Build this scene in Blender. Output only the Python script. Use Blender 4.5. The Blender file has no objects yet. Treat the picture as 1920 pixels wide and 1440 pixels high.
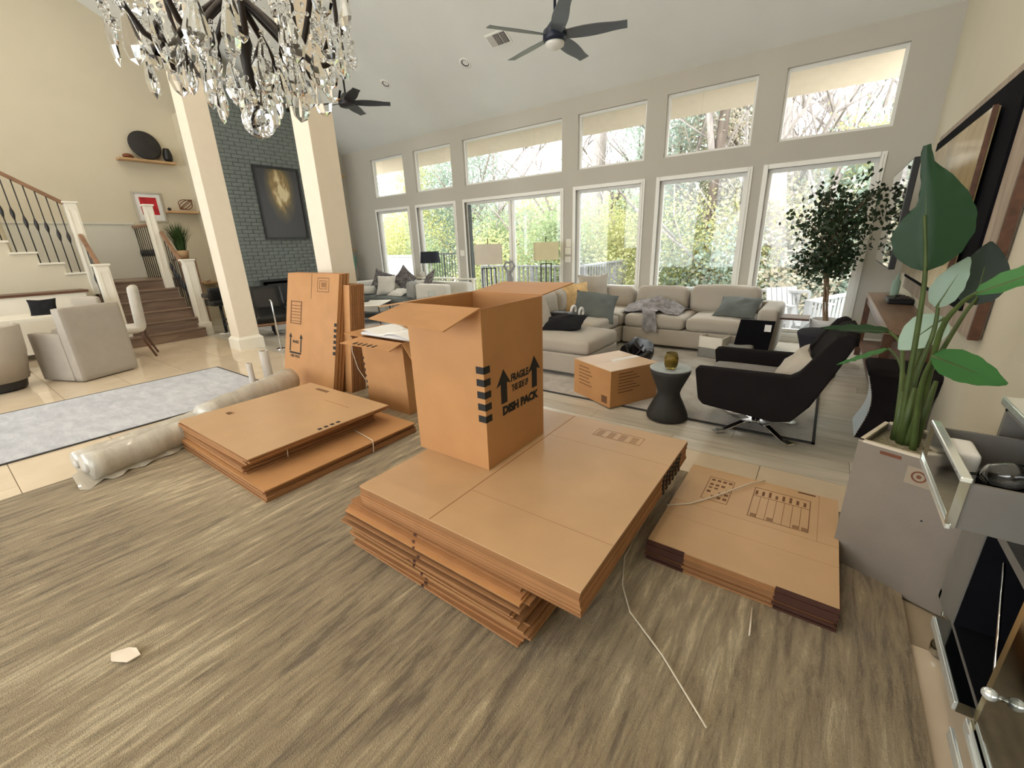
import bpy, bmesh, math, random
from mathutils import Vector, Matrix, noise
random.seed(7)
S = bpy.context.scene
COL = S.collection
PI = math.pi
# ------------------------------------------------------------------ camera
F, YAW, PITCH, ROLL = 792.78, 0.634341213, -0.321219171, -0.0346495446
cd = bpy.data.cameras.new('camera'); cam = bpy.data.objects.new('camera', cd); COL.objects.link(cam)
fw = Vector((-math.sin(YAW)*math.cos(PITCH), math.cos(YAW)*math.cos(PITCH), math.sin(PITCH)))
rt = Vector((math.cos(YAW), math.sin(YAW), 0)); up = rt.cross(fw)
r2 = rt*math.cos(ROLL)+up*math.sin(ROLL); u2 = -rt*math.sin(ROLL)+up*math.cos(ROLL)
cam.matrix_world = Matrix(((r2.x, u2.x, -fw.x, 0), (r2.y, u2.y, -fw.y, 0), (r2.z, u2.z, -fw.z, 1.5), (0, 0, 0, 1)))
cd.sensor_width = 36; cd.lens = F/1920*36; cd.clip_start = .02; cd.clip_end = 300
S.camera = cam
# ------------------------------------------------------------------ world, light, exposure
S.view_settings.view_transform = 'Standard'; S.view_settings.look = 'None'
S.view_settings.gamma = 1; S.view_settings.use_curve_mapping = False
S.view_settings.exposure = .64
SKY = 4.2
W = bpy.data.worlds.new('sky'); S.world = W; W.use_nodes = True
bg = W.node_tree.nodes['Background']; bg.inputs[0].default_value = (.98, .975, .97, 1); bg.inputs[1].default_value = SKY
S.cycles.use_denoising = True
S.cycles.max_bounces = 10; S.cycles.diffuse_bounces = 6; S.cycles.glossy_bounces = 4
S.cycles.transmission_bounces = 8; S.cycles.transparent_max_bounces = 16
S.cycles.sample_clamp_indirect = 6; S.cycles.caustics_reflective = False; S.cycles.caustics_refractive = False
sl = bpy.data.lights.new('sun', 'SUN'); sl.energy = 1.2; sl.angle = .2; sl.color = (1, .95, .85)
so = bpy.data.objects.new('sun', sl); COL.objects.link(so); so.rotation_euler = Vector((.35, -.6, -.72)).to_track_quat('-Z', 'Y').to_euler()

def portal(x0, x1, y, z0, z1, into):
    l = bpy.data.lights.new('window_portal', 'AREA'); l.shape = 'RECTANGLE'; l.size = x1-x0; l.size_y = z1-z0
    l.cycles.is_portal = True
    o = bpy.data.objects.new('window_portal', l); COL.objects.link(o)
    o.location = ((x0+x1)/2, y, (z0+z1)/2); o.rotation_euler = (PI/2 if into > 0 else -PI/2, 0, 0)

# warm fill lamps added under the ceiling out of view, without fixtures
LAMPS = [(x, y) for x in (-9.2, -6.6, -4.0, -1.4) for y in (2.3, .2, -2.2)]
for (x, y) in LAMPS:
    l = bpy.data.lights.new('warm_fill_lamp', 'AREA'); l.shape = 'DISK'; l.size = .12; l.energy = 14; l.color = (1, .80, .58)
    o = bpy.data.objects.new('warm_fill_lamp', l); COL.objects.link(o)
    o.location = (x, y, (3.77+.52*(7.3-y) if y > .2 else 7.462-.52*(.2-y))-.03)

# ------------------------------------------------------------------ materials
def new_mat(name):
    m = bpy.data.materials.new(name); m.use_nodes = True
    return m, m.node_tree, m.node_tree.nodes['Principled BSDF']

def mat(name, col, rough=.6, var=.0, scale=8, metal=0, bump=0, bscale=60, spec=.5, sheen=0, stretch=(1, 1, 1), trans=0, ior=1.45, coat=0, rnd=0):
    m, t, b = new_mat(name)
    b.inputs['Base Color'].default_value = (*col, 1); b.inputs['Roughness'].default_value = rough
    b.inputs['Metallic'].default_value = metal; b.inputs['Specular IOR Level'].default_value = spec
    b.inputs['Sheen Weight'].default_value = sheen; b.inputs['Transmission Weight'].default_value = trans
    b.inputs['IOR'].default_value = ior; b.inputs['Coat Weight'].default_value = coat
    tc = t.nodes.new('ShaderNodeTexCoord'); mp = t.nodes.new('ShaderNodeMapping'); mp.inputs['Scale'].default_value = stretch
    t.links.new(tc.outputs['Object'], mp.inputs[0])
    if var or rnd:
        n = t.nodes.new('ShaderNodeTexNoise'); n.inputs['Scale'].default_value = scale; n.inputs['Detail'].default_value = 4
        t.links.new(mp.outputs[0], n.inputs[0])
        mr = t.nodes.new('ShaderNodeMapRange'); mr.inputs[1].default_value = .3; mr.inputs[2].default_value = .7
        mr.inputs[3].default_value = 1-var; mr.inputs[4].default_value = 1+var
        t.links.new(n.outputs[0], mr.inputs[0]); fac = mr.outputs[0]
        if rnd:
            oi = t.nodes.new('ShaderNodeObjectInfo'); m2 = t.nodes.new('ShaderNodeMapRange')
            m2.inputs[3].default_value = 1-rnd; m2.inputs[4].default_value = 1+rnd
            t.links.new(oi.outputs['Random'], m2.inputs[0])
            mu = t.nodes.new('ShaderNodeMath'); mu.operation = 'MULTIPLY'
            t.links.new(fac, mu.inputs[0]); t.links.new(m2.outputs[0], mu.inputs[1]); fac = mu.outputs[0]
        vm = t.nodes.new('ShaderNodeVectorMath'); vm.operation = 'SCALE'; vm.inputs[0].default_value = col
        t.links.new(fac, vm.inputs['Scale']); t.links.new(vm.outputs[0], b.inputs['Base Color'])
    if bump:
        n2 = t.nodes.new('ShaderNodeTexNoise'); n2.inputs['Scale'].default_value = bscale; n2.inputs['Detail'].default_value = 3
        t.links.new(mp.outputs[0], n2.inputs[0])
        bp = t.nodes.new('ShaderNodeBump'); bp.inputs['Strength'].default_value = bump; bp.inputs['Distance'].default_value = .01
        t.links.new(n2.outputs[0], bp.inputs['Height']); t.links.new(bp.outputs[0], b.inputs['Normal'])
    return m

def mat_wood(name, c1, c2, rough=.45, stretch=(1.5, 14, 14), rnd=.1, coat=0, bump=.05):
    m, t, b = new_mat(name); b.inputs['Roughness'].default_value = rough; b.inputs['Coat Weight'].default_value = coat
    tc = t.nodes.new('ShaderNodeTexCoord'); mp = t.nodes.new('ShaderNodeMapping'); mp.inputs['Scale'].default_value = stretch
    oi = t.nodes.new('ShaderNodeObjectInfo'); sc = t.nodes.new('ShaderNodeVectorMath'); sc.operation = 'SCALE'; sc.inputs[0].default_value = (17, 9, 5)
    t.links.new(oi.outputs['Random'], sc.inputs['Scale']); t.links.new(sc.outputs[0], mp.inputs['Location'])
    t.links.new(tc.outputs['Object'], mp.inputs[0])
    n = t.nodes.new('ShaderNodeTexNoise'); n.inputs['Scale'].default_value = 1.6; n.inputs['Detail'].default_value = 6; n.inputs['Distortion'].default_value = .6
    t.links.new(mp.outputs[0], n.inputs[0])
    cr = t.nodes.new('ShaderNodeValToRGB'); cr.color_ramp.elements[0].position = .3; cr.color_ramp.elements[1].position = .7
    cr.color_ramp.elements[0].color = (*c1, 1); cr.color_ramp.elements[1].color = (*c2, 1)
    t.links.new(n.outputs[0], cr.inputs[0])
    m2 = t.nodes.new('ShaderNodeMapRange'); m2.inputs[3].default_value = 1-rnd; m2.inputs[4].default_value = 1+rnd
    t.links.new(oi.outputs['Random'], m2.inputs[0])
    vm = t.nodes.new('ShaderNodeVectorMath'); vm.operation = 'SCALE'
    t.links.new(cr.outputs[0], vm.inputs[0]); t.links.new(m2.outputs[0], vm.inputs['Scale']); t.links.new(vm.outputs[0], b.inputs['Base Color'])
    bp = t.nodes.new('ShaderNodeBump'); bp.inputs['Strength'].default_value = bump; bp.inputs['Distance'].default_value = .01
    t.links.new(n.outputs[0], bp.inputs['Height']); t.links.new(bp.outputs[0], b.inputs['Normal'])
    return m

def mat_rug(name, cols, scale, stretch, bump=.6, bs=220, patch=None):
    m, t, b = new_mat(name); b.inputs['Roughness'].default_value = .95; b.inputs['Specular IOR Level'].default_value = .1
    b.inputs['Sheen Weight'].default_value = .3
    tc = t.nodes.new('ShaderNodeTexCoord'); mp = t.nodes.new('ShaderNodeMapping'); mp.inputs['Scale'].default_value = stretch
    t.links.new(tc.outputs['Object'], mp.inputs[0])
    n = t.nodes.new('ShaderNodeTexNoise'); n.inputs['Scale'].default_value = scale; n.inputs['Detail'].default_value = 9; n.inputs['Roughness'].default_value = .74
    n.inputs['Distortion'].default_value = .4
    t.links.new(mp.outputs[0], n.inputs[0])
    big = t.nodes.new('ShaderNodeTexNoise'); big.inputs['Scale'].default_value = patch or .7; big.inputs['Detail'].default_value = 2
    t.links.new(tc.outputs['Object'], big.inputs[0])
    ad = t.nodes.new('ShaderNodeMath'); ad.operation = 'MULTIPLY_ADD'; ad.inputs[1].default_value = .45; 
    t.links.new(big.outputs[0], ad.inputs[0]); t.links.new(n.outputs[0], ad.inputs[2])
    cr = t.nodes.new('ShaderNodeValToRGB'); e = cr.color_ramp.elements
    e[0].position = .58; e[0].color = (*cols[0], 1); e[1].position = .88; e[1].color = (*cols[-1], 1)
    for i, c in enumerate(cols[1:-1]):
        x = e.new(.58+.30*(i+1)/(len(cols)-1)); x.color = (*c, 1)
    t.links.new(ad.outputs[0], cr.inputs[0]); t.links.new(cr.outputs[0], b.inputs['Base Color'])
    f2 = t.nodes.new('ShaderNodeTexNoise'); f2.inputs['Scale'].default_value = bs; f2.inputs['Detail'].default_value = 2
    t.links.new(tc.outputs['Object'], f2.inputs[0])
    a2 = t.nodes.new('ShaderNodeMath'); a2.operation = 'MULTIPLY_ADD'; a2.inputs[1].default_value = .5
    t.links.new(f2.outputs[0], a2.inputs[0]); t.links.new(n.outputs[0], a2.inputs[2])
    bp = t.nodes.new('ShaderNodeBump'); bp.inputs['Strength'].default_value = bump; bp.inputs['Distance'].default_value = .03
    t.links.new(a2.outputs[0], bp.inputs['Height']); t.links.new(bp.outputs[0], b.inputs['Normal'])
    return m

def mat_glass_pane(name, tint=(.97, .99, .99)):
    m = bpy.data.materials.new(name); m.use_nodes = True; t = m.node_tree; t.nodes.clear()
    o = t.nodes.new('ShaderNodeOutputMaterial'); tr = t.nodes.new('ShaderNodeBsdfTransparent'); gl = t.nodes.new('ShaderNodeBsdfGlossy')
    gl.inputs['Roughness'].default_value = .02; tr.inputs[0].default_value = (*tint, 1)
    lw = t.nodes.new('ShaderNodeLayerWeight'); lw.inputs[0].default_value = .5; mx = t.nodes.new('ShaderNodeMixShader')
    pw = t.nodes.new('ShaderNodeMath'); pw.operation = 'POWER'; pw.inputs[1].default_value = 5; t.links.new(lw.outputs['Facing'], pw.inputs[0])
    fr = t.nodes.new('ShaderNodeMath'); fr.operation = 'MULTIPLY_ADD'; fr.inputs[1].default_value = .9; fr.inputs[2].default_value = .035; t.links.new(pw.outputs[0], fr.inputs[0])
    t.links.new(fr.outputs[0], mx.inputs[0]); t.links.new(tr.outputs[0], mx.inputs[1]); t.links.new(gl.outputs[0], mx.inputs[2])
    t.links.new(mx.outputs[0], o.inputs[0]); return m

def mat_leaf(name, col, trans=.5, var=.25):
    m, t, b = new_mat(name)
    o = [n for n in t.nodes if n.type == 'OUTPUT_MATERIAL'][0]
    b.inputs['Roughness'].default_value = .5
    tc = t.nodes.new('ShaderNodeTexCoord'); n = t.nodes.new('ShaderNodeTexNoise'); n.inputs['Scale'].default_value = 2.2
    t.links.new(tc.outputs['Object'], n.inputs[0])
    mr = t.nodes.new('ShaderNodeMapRange'); mr.inputs[1].default_value = .3; mr.inputs[2].default_value = .7; mr.inputs[3].default_value = 1-var; mr.inputs[4].default_value = 1+var
    t.links.new(n.outputs[0], mr.inputs[0])
    vm = t.nodes.new('ShaderNodeVectorMath'); vm.operation = 'SCALE'; vm.inputs[0].default_value = col
    t.links.new(mr.outputs[0], vm.inputs['Scale']); t.links.new(vm.outputs[0], b.inputs['Base Color'])
    tl = t.nodes.new('ShaderNodeBsdfTranslucent'); t.links.new(vm.outputs[0], tl.inputs[0])
    mx = t.nodes.new('ShaderNodeMixShader'); mx.inputs[0].default_value = trans
    t.links.new(b.outputs[0], mx.inputs[1]); t.links.new(tl.outputs[0], mx.inputs[2]); t.links.new(mx.outputs[0], o.inputs[0])
    return m

def mat_emit(name, col, s):
    m, t, b = new_mat(name); b.inputs['Emission Color'].default_value = (*col, 1); b.inputs['Emission Strength'].default_value = s
    return m

M = {}
M['wall'] = mat('dimmed_wall_paint', (.48, .465, .42), .9, var=.02, scale=2, bump=.12, bscale=90)  # wall paint darkened and greyed to put in the backlight on the window wall
M['wall_lit'] = mat('lit_wall_paint', (.64, .595, .475), .9, var=.02, scale=2, bump=.12, bscale=90)  # same paint, lightened and warmed to carry the light on the other walls
M['ceiling'] = mat('ceiling_paint', (.74, .755, .73), .9, var=.02, scale=2, bump=.08, bscale=90)
M['soffit'] = mat('soffit_paint', (.80, .68, .52), .9, var=.03)
M['trim'] = mat('white_trim', (.80, .80, .77), .4, var=.01)
M['column'] = mat('column_paint', (.78, .70, .58), .55, var=.02)
M['white'] = mat('white_paint', (.80, .77, .68), .45, var=.02)
M['tile'] = mat('cream_tile', (.66, .55, .41), .10, var=.06, scale=3, rnd=.03, spec=.6)
M['grout'] = mat('grout', (.36, .29, .2), .8, var=.1)
M['plank'] = mat_wood('pale_oak_plank', (.47, .43, .36), (.62, .58, .50), rough=.2, stretch=(1.2, 10, 10), rnd=.07)
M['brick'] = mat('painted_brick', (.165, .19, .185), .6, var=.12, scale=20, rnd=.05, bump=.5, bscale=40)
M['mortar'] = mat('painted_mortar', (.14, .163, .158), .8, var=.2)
M['charcoal'] = mat('charcoal_paint_and_shade', (.03, .033, .032), .6, var=.1)
M['card'] = mat('cardboard', (.47, .245, .105), .48, var=.06, scale=5, rnd=.07, bump=.04, bscale=120, spec=.25)
M['cardskylit'] = mat('cardboard_skylit', (.54, .35, .195), .30, var=.05, scale=4, rnd=.04, spec=.45)  # same board, lightened for the sky light falling on top faces
M['cardedge'] = mat('cardboard_edge', (.34, .165, .068), .85, var=.08, scale=12, rnd=.2, stretch=(1, 1, 10))  # edge brown, deepened where little light reaches the cut faces
M['crease'] = mat('cardboard_crease', (.40, .235, .12), .7)
M['carddark'] = mat('cardboard_strip_brown', (.07, .025, .015), .7, var=.15)
M['iron'] = mat('dark_iron', (.018, .011, .009), .5, var=.1)
M['ink'] = mat('black_ink', (.012, .012, .012), .7, var=.05)
M['brownink'] = mat('brown_ink', (.16, .075, .035), .8, var=.1)
M['rug'] = mat_rug('streaked_pile', [(.21, .155, .09), (.40, .305, .18), (.52, .41, .245), (.80, .675, .45)], 3.4, (7, .8, 1), bump=1.0)
M['rug2'] = mat_rug('silver_pile', [(.35, .36, .40), (.43, .44, .48), (.53, .54, .57)], 4, (1, 2.5, 1), bump=.25)
M['rug3'] = mat_rug('faded_pile', [(.33, .30, .27), (.46, .43, .39), (.56, .54, .50)], 3, (1, 1, 1), bump=.3)
M['rugedge'] = mat('rug_binding', (.045, .045, .045), .9, var=.1)
M['linen'] = mat('cream_linen', (.43, .39, .335), .95, var=.04, scale=3, bump=.25, bscale=140, sheen=.2)
M['linen2'] = mat('white_boucle', (.58, .56, .51), .95, var=.04, bump=.5, bscale=90, sheen=.2)
M['greyfab'] = mat('grey_fabric', (.13, .145, .14), .9, var=.15, scale=5, bump=.2, bscale=150, spec=.15)
M['darkfab'] = mat('dark_grey_fabric', (.014, .014, .016), .9, spec=.15, var=.15, bump=.2, bscale=150)
M['slip'] = mat('taupe_slipcover', (.40, .365, .32), .95, var=.04, bump=.5, bscale=220)
M['slipshade'] = M['slip']
M['velvet'] = mat('charcoal_velvet', (.013, .011, .012), .9, var=.1, spec=.12, bump=.05)
M['velvetsheen'] = mat('pale_velvet_sheen', (.48, .56, .60), .7, var=.08, sheen=.4)  # window sheen on the dark velvet, painted as a pale blue
M['leather'] = mat('black_leather', (.007, .007, .008), .35, var=.1)
M['black'] = mat('black_metal', (.02, .02, .022), .4, var=.05)
M['blackplastic'] = mat('black_plastic', (.005, .005, .006), .35, var=.05)
M['chrome'] = mat('chrome', (.75, .75, .76), .12, metal=1)
M['screen'] = mat('tv_screen', (.006, .006, .008), .03, spec=1, coat=1)
M['dwood'] = mat_wood('dark_walnut', (.07, .03, .018), (.15, .07, .04), rough=.35, stretch=(12, 1.2, 12), rnd=.05)
M['mwood'] = mat_wood('brown_walnut', (.19, .115, .075), (.32, .21, .14), rough=.35, stretch=(12, 1.2, 12), rnd=.05)
M['goldwood'] = mat_wood('glossy_tan_wood', (.38, .27, .13), (.58, .45, .25), rough=.16, stretch=(8, 2, 1.2), rnd=.02)
M['greywood'] = mat_wood('weathered_wood', (.26, .2, .15), (.42, .34, .27), rough=.7, stretch=(8, 10, 1.2), rnd=.05)
M['rail'] = mat_wood('handrail_oak', (.20, .105, .06), (.32, .18, .10), rough=.4, stretch=(6, 2, 6), rnd=.05)
M['tread'] = mat_wood('stair_wood', (.15, .10, .072), (.27, .19, .14), rough=.3, stretch=(10, 1.2, 10), rnd=.12)
M['shelf'] = mat_wood('shelf_oak', (.42, .26, .13), (.58, .38, .2), rough=.5, stretch=(10, 1.2, 10))
M['deckwood'] = mat_wood('grey_deck_wood', (.24, .24, .24), (.36, .36, .37), rough=.7, stretch=(2, 2, 8))
M['deckwhite'] = mat('white_rail_paint', (.50, .50, .50), .6, var=.02)
M['bark'] = mat('bark', (.14, .11, .09), .95, var=.35, scale=4, stretch=(4, 4, .8), bump=.8, bscale=14)
M['bark2'] = mat('pale_bark', (.33, .29, .27), .95, var=.3, scale=4, stretch=(4, 4, .8))
M['leafy'] = mat_leaf('yellow_leaf', (.56, .56, .27)); M['leafg'] = mat_leaf('green_leaf', (.36, .44, .25)); M['leaft'] = mat_leaf('teal_leaf', (.34, .42, .35))
M['leafo'] = mat_leaf('straw_leaf', (.54, .48, .37))
M['ground'] = mat('leaf_litter', (.42, .34, .24), .95, var=.3, scale=3)
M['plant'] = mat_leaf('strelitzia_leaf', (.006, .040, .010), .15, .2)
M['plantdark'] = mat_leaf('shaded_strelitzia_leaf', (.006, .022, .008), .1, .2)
M['plantpale'] = mat_leaf('pale_leaf_underside', (.33, .47, .38), .2, .15)
M['plantmid'] = mat_leaf('mid_green_leaf', (.05, .20, .05), .3, .2)
M['stem'] = mat('green_stem', (.055, .085, .02), .5, var=.2, scale=12)
M['ficus'] = mat_leaf('ficus_leaf', (.025, .05, .02), .2, .4)
M['trunk'] = mat('ficus_bark', (.22, .15, .09), .9, var=.3, scale=20)
M['grass'] = mat_leaf('faux_grass', (.05, .10, .025), .3, .3)
M['agave'] = mat_leaf('agave_leaf', (.22, .42, .34), .2, .2)
M['pot'] = mat('white_pot', (.68, .69, .70), .45, var=.02)
M['gravel'] = mat('gravel', (.30, .27, .19), .95, var=.4, scale=90, bump=1, bscale=120)
M['planter'] = mat('taupe_planter', (.235, .20, .165), .8, var=.05, bump=.15, bscale=200)
M['planterrim'] = mat('planter_rim', (.62, .55, .44), .7, var=.05)
M['mirror'] = mat('smoked_mirror', (.40, .41, .38), .08, metal=1)
M['bevel'] = mat('bevelled_mirror_edge', (.86, .92, .92), .12, metal=.6, coat=1)
M['cabinet'] = mat('grey_cabinet', (.17, .16, .145), .6, var=.06, bump=.1, bscale=160)
M['liner'] = mat('black_felt', (.006, .006, .008), .95, var=.2, spec=.1)
M['tanmirror'] = mat('tan_mirror_reflection', (.80, .70, .45), .25, metal=1)
M['crystal'] = mat('crystal', (.97, .98, .99), .02, trans=1, ior=1.52)
M['amber'] = mat('amber_glass', (.42, .30, .06), .05, trans=.75, ior=1.4)
M['wax'] = mat('candle_wax', (.72, .62, .30), .5, var=.05)
M['wrap'] = mat('stretch_film', (.50, .47, .41), .35, var=.10, scale=6, bump=.5, bscale=12, stretch=(1, 3, 1), coat=.4)
M['tube'] = mat('grey_paper_tube', (.50, .47, .43), .7, var=.04)
M['paper'] = mat('white_paper', (.80, .80, .80), .8, var=.02)
M['tissue'] = mat('cream_scrap', (.80, .70, .58), .8, var=.05)
M['string'] = mat('white_strap', (.68, .60, .48), .7, var=.05)
M['shade'] = mat('lamp_shade_linen', (.62, .58, .50), .9, var=.03, bump=.1)
M['shade2'] = mat('lamp_shade_cream', (.70, .64, .42), .9, var=.03, bump=.1)
M['navy'] = mat('black_lamp_shade', (.012, .014, .025), .8, var=.05)
M['glass'] = mat_glass_pane('window_glass')
M['fan'] = mat('fan_blade_grey', (.10, .115, .135), .35, var=.05); M['fandark'] = mat('fan_motor_navy', (.012, .018, .04), .4)
M['fanblack'] = mat('fan_black', (.02, .02, .022), .45)
M['red'] = mat('red_print', (.50, .02, .03), .6, var=.3, scale=6); M['silver'] = mat('silver_frame', (.62, .58, .5), .35, metal=.6)
M['conc'] = mat('black_concrete', (.026, .025, .024), .65, var=.15, scale=6)
M['concTop'] = mat('pale_grey_top', (.34, .38, .40), .35, var=.08)
M['basketw'] = mat('cream_canvas', (.80, .78, .70), .9, var=.03, bump=.2); M['basketg'] = mat('grey_canvas', (.26, .26, .25), .9, var=.05, bump=.2)
M['rust'] = mat('rust_ceramic', (.16, .05, .02), .5, var=.2)
M['statue'] = mat('grey_stone', (.32, .33, .34), .7, var=.15)
M['yellowpat'] = mat('orange_patterned_fabric', (.62, .42, .20), .9, var=.3, scale=9)
M['patt'] = mat('black_white_pattern', (.13, .12, .12), .9, var=.9, scale=30)
M['grill'] = mat('vent_grille', (.62, .60, .57), .5); M['ventdark'] = mat('vent_dark', (.05, .045, .055), .8)
M['lampglow'] = mat('downlight_lens', (.75, .75, .72), .5)
M['sofaback'] = M['linen']
M['cyan'] = mat('pale_towel', (.70, .82, .84), .8)

# ------------------------------------------------------------------ geometry helpers
class G:
    def __init__(s): s.v = []; s.f = []
    def add(s, vs, fs):
        n = len(s.v); s.v += [tuple(v) for v in vs]; s.f += [tuple(i+n for i in f) for f in fs]; return s
    def box(s, x0, x1, y0, y1, z0, z1):
        return s.add([(x0, y0, z0), (x1, y0, z0), (x1, y1, z0), (x0, y1, z0), (x0, y0, z1), (x1, y0, z1), (x1, y1, z1), (x0, y1, z1)],
                     [(0, 3, 2, 1), (4, 5, 6, 7), (0, 1, 5, 4), (1, 2, 6, 5), (2, 3, 7, 6), (3, 0, 4, 7)])
    def hexa(s, b, t):  # bottom 4 ccw, top 4 ccw
        return s.add(list(b)+list(t), [(0, 3, 2, 1), (4, 5, 6, 7), (0, 1, 5, 4), (1, 2, 6, 5), (2, 3, 7, 6), (3, 0, 4, 7)])
    def slab(s, pts, th):  # planar polygon with thickness th along its normal (both sides share)
        p = [Vector(q) for q in pts]; n = (p[1]-p[0]).cross(p[2]-p[0]).normalized()*th
        k = len(p); return s.add([q for q in p]+[q+n for q in p], [tuple(range(k-1, -1, -1)), tuple(range(k, 2*k))]+[(i, (i+1) % k, (i+1) % k+k, i+k) for i in range(k)])
    def bar(s, a, b, w, h=None, upv=(0, 0, 1)):
        a, b = Vector(a), Vector(b); h = h or w; d = (b-a).normalized(); u = Vector(upv)
        if abs(d.dot(u)) > .98: u = Vector((1, 0, 0))
        sx = d.cross(u).normalized()*w/2; sy = sx.cross(d).normalized()*h/2
        return s.hexa([a-sx-sy, a+sx-sy, a+sx+sy, a-sx+sy], [b-sx-sy, b+sx-sy, b+sx+sy, b-sx+sy])
    def tube(s, pts, r, n=10, cap=True):
        pts = [Vector(p) for p in pts]; k = len(pts); rs = r if isinstance(r, (list, tuple)) else [r]*k
        vs = []; prev = None
        for i, p in enumerate(pts):
            d = (pts[min(i+1, k-1)]-pts[max(i-1, 0)]).normalized()
            if prev is None: a = d.orthogonal().normalized()
            else: a = (prev-d*prev.dot(d)).normalized()
            prev = a; b = d.cross(a)
            vs += [p+(a*math.cos(2*PI*j/n)+b*math.sin(2*PI*j/n))*rs[i] for j in range(n)]
        fs = [(i*n+j, i*n+(j+1) % n, (i+1)*n+(j+1) % n, (i+1)*n+j) for i in range(k-1) for j in range(n)]
        if cap: fs += [tuple(range(n-1, -1, -1)), tuple(range((k-1)*n, k*n))]
        return s.add(vs, fs)
    def lathe(s, prof, c=(0, 0, 0), n=24, sx=1, sy=1, close=True):
        vs = []; k = len(prof)
        for r, z in prof: vs += [(c[0]+r*sx*math.cos(2*PI*j/n), c[1]+r*sy*math.sin(2*PI*j/n), c[2]+z) for j in range(n)]
        fs = [(i*n+j, i*n+(j+1) % n, (i+1)*n+(j+1) % n, (i+1)*n+j) for i in range(k-1) for j in range(n)]
        if close: fs += [tuple(range(n-1, -1, -1)), tuple(range((k-1)*n, k*n))]
        return s.add(vs, fs)
    def ell(s, c, r, n=16, m=10):
        if not isinstance(r, (tuple, list)): r = (r, r, r)
        prof = [(math.sin(PI*i/m), -math.cos(PI*i/m)) for i in range(m+1)]; prof[0] = (.001, -1); prof[-1] = (.001, 1)
        vs = []
        for q, z in prof: vs += [(c[0]+q*r[0]*math.cos(2*PI*j/n), c[1]+q*r[1]*math.sin(2*PI*j/n), c[2]+z*r[2]) for j in range(n)]
        fs = [(i*n+j, i*n+(j+1) % n, (i+1)*n+(j+1) % n, (i+1)*n+j) for i in range(m) for j in range(n)]
        return s.add(vs, fs+[tuple(range(n-1, -1, -1)), tuple(range(m*n, (m+1)*n))])
    def soft(s, c, h, r=.05, puff=0, n=10, puffxy=0, lump=0, seed=0):
        """rounded cushion: centre c, half sizes h, edge radius r, crowned top"""
        idx = {}; vs = []; fs = []
        def vid(i, j, k):
            key = (i, j, k)
            if key in idx: return idx[key]
            p = Vector((i/n*2-1, j/n*2-1, k/n*2-1))
            e = Vector([math.copysign(1-(1-abs(q))**1.7 if abs(q) < 1 else 1, q) for q in p])
            q = Vector((e.x*h[0], e.y*h[1], e.z*h[2]))
            rr = min(r, *h)
            core = Vector([max(-(h[a]-rr), min(h[a]-rr, q[a])) for a in range(3)])
            d = q-core
            if d.length > 1e-9: q = core+d.normalized()*rr
            if puff: q.z += math.copysign(puff, e.z)*abs(e.z)*(1-e.x**2)*(1-e.y**2)
            if puffxy:
                q.x += math.copysign(puffxy, e.x)*abs(e.x)*(1-e.z**2)*(1-e.y**2); q.y += math.copysign(puffxy, e.y)*abs(e.y)*(1-e.z**2)*(1-e.x**2)
            if lump:
                w = noise.noise_vector(q*6+Vector((seed, seed*2, 0))); q += w*lump
            idx[key] = len(vs); vs.append(Vector(c)+q); return idx[key]
        for a in range(n):
            for b in range(n):
                fs += [(vid(a, b, 0), vid(a, b+1, 0), vid(a+1, b+1, 0), vid(a+1, b, 0)), (vid(a, b, n), vid(a+1, b, n), vid(a+1, b+1, n), vid(a, b+1, n)),
                       (vid(a, 0, b), vid(a+1, 0, b), vid(a+1, 0, b+1), vid(a, 0, b+1)), (vid(a, n, b), vid(a, n, b+1), vid(a+1, n, b+1), vid(a+1, n, b)),
                       (vid(0, a, b), vid(0, a, b+1), vid(0, a+1, b+1), vid(0, a+1, b)), (vid(n, a, b), vid(n, a+1, b), vid(n, a+1, b+1), vid(n, a, b+1))]
        return s.add(vs, fs)
    def pillow(s, w, h, t, n=14, sag=0):
        vs = []; fs = []
        for sd in (1, -1):
            for i in range(n+1):
                for j in range(n+1):
                    u = i/n*2-1; v = j/n*2-1
                    x = w/2*u*(1-.10*(1-v*v)*u*u); y = h/2*v*(1-.10*(1-u*u)*v*v)
                    z = sd*t/2*((1-u*u)*(1-v*v))**.42
                    wv = noise.noise(Vector((u*2.3, v*2.3, w*7)))*t*.16*(1-abs(u*v))
                    vs.append((x, y, z+wv - sag*u*u))
        m = (n+1)*(n+1)
        for i in range(n):
            for j in range(n):
                a = i*(n+1)+j; fs.append((a, a+n+1, a+n+2, a+1)); fs.append((m+a, m+a+1, m+a+n+2, m+a+n+1))
        return s.add(vs, fs)
    def xf(s, mt):
        s.v = [tuple(mt @ Vector(v)) for v in s.v]; return s
    def mesh(s, name, smooth=False):
        me = bpy.data.meshes.new(name); me.from_pydata(s.v, [], s.f); me.update()
        if smooth: me.polygons.foreach_set('use_smooth', [True]*len(me.polygons))
        return me

def link(name, me, m, parent=None, loc=None, rot=None):
    o = bpy.data.objects.new(name, me); COL.objects.link(o)
    if m is not None and not me.materials: me.materials.append(M[m] if isinstance(m, str) else m)
    if parent is not None: o.parent = parent
    if loc is not None: o.location = loc
    if rot is not None: o.rotation_euler = rot
    return o

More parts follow.
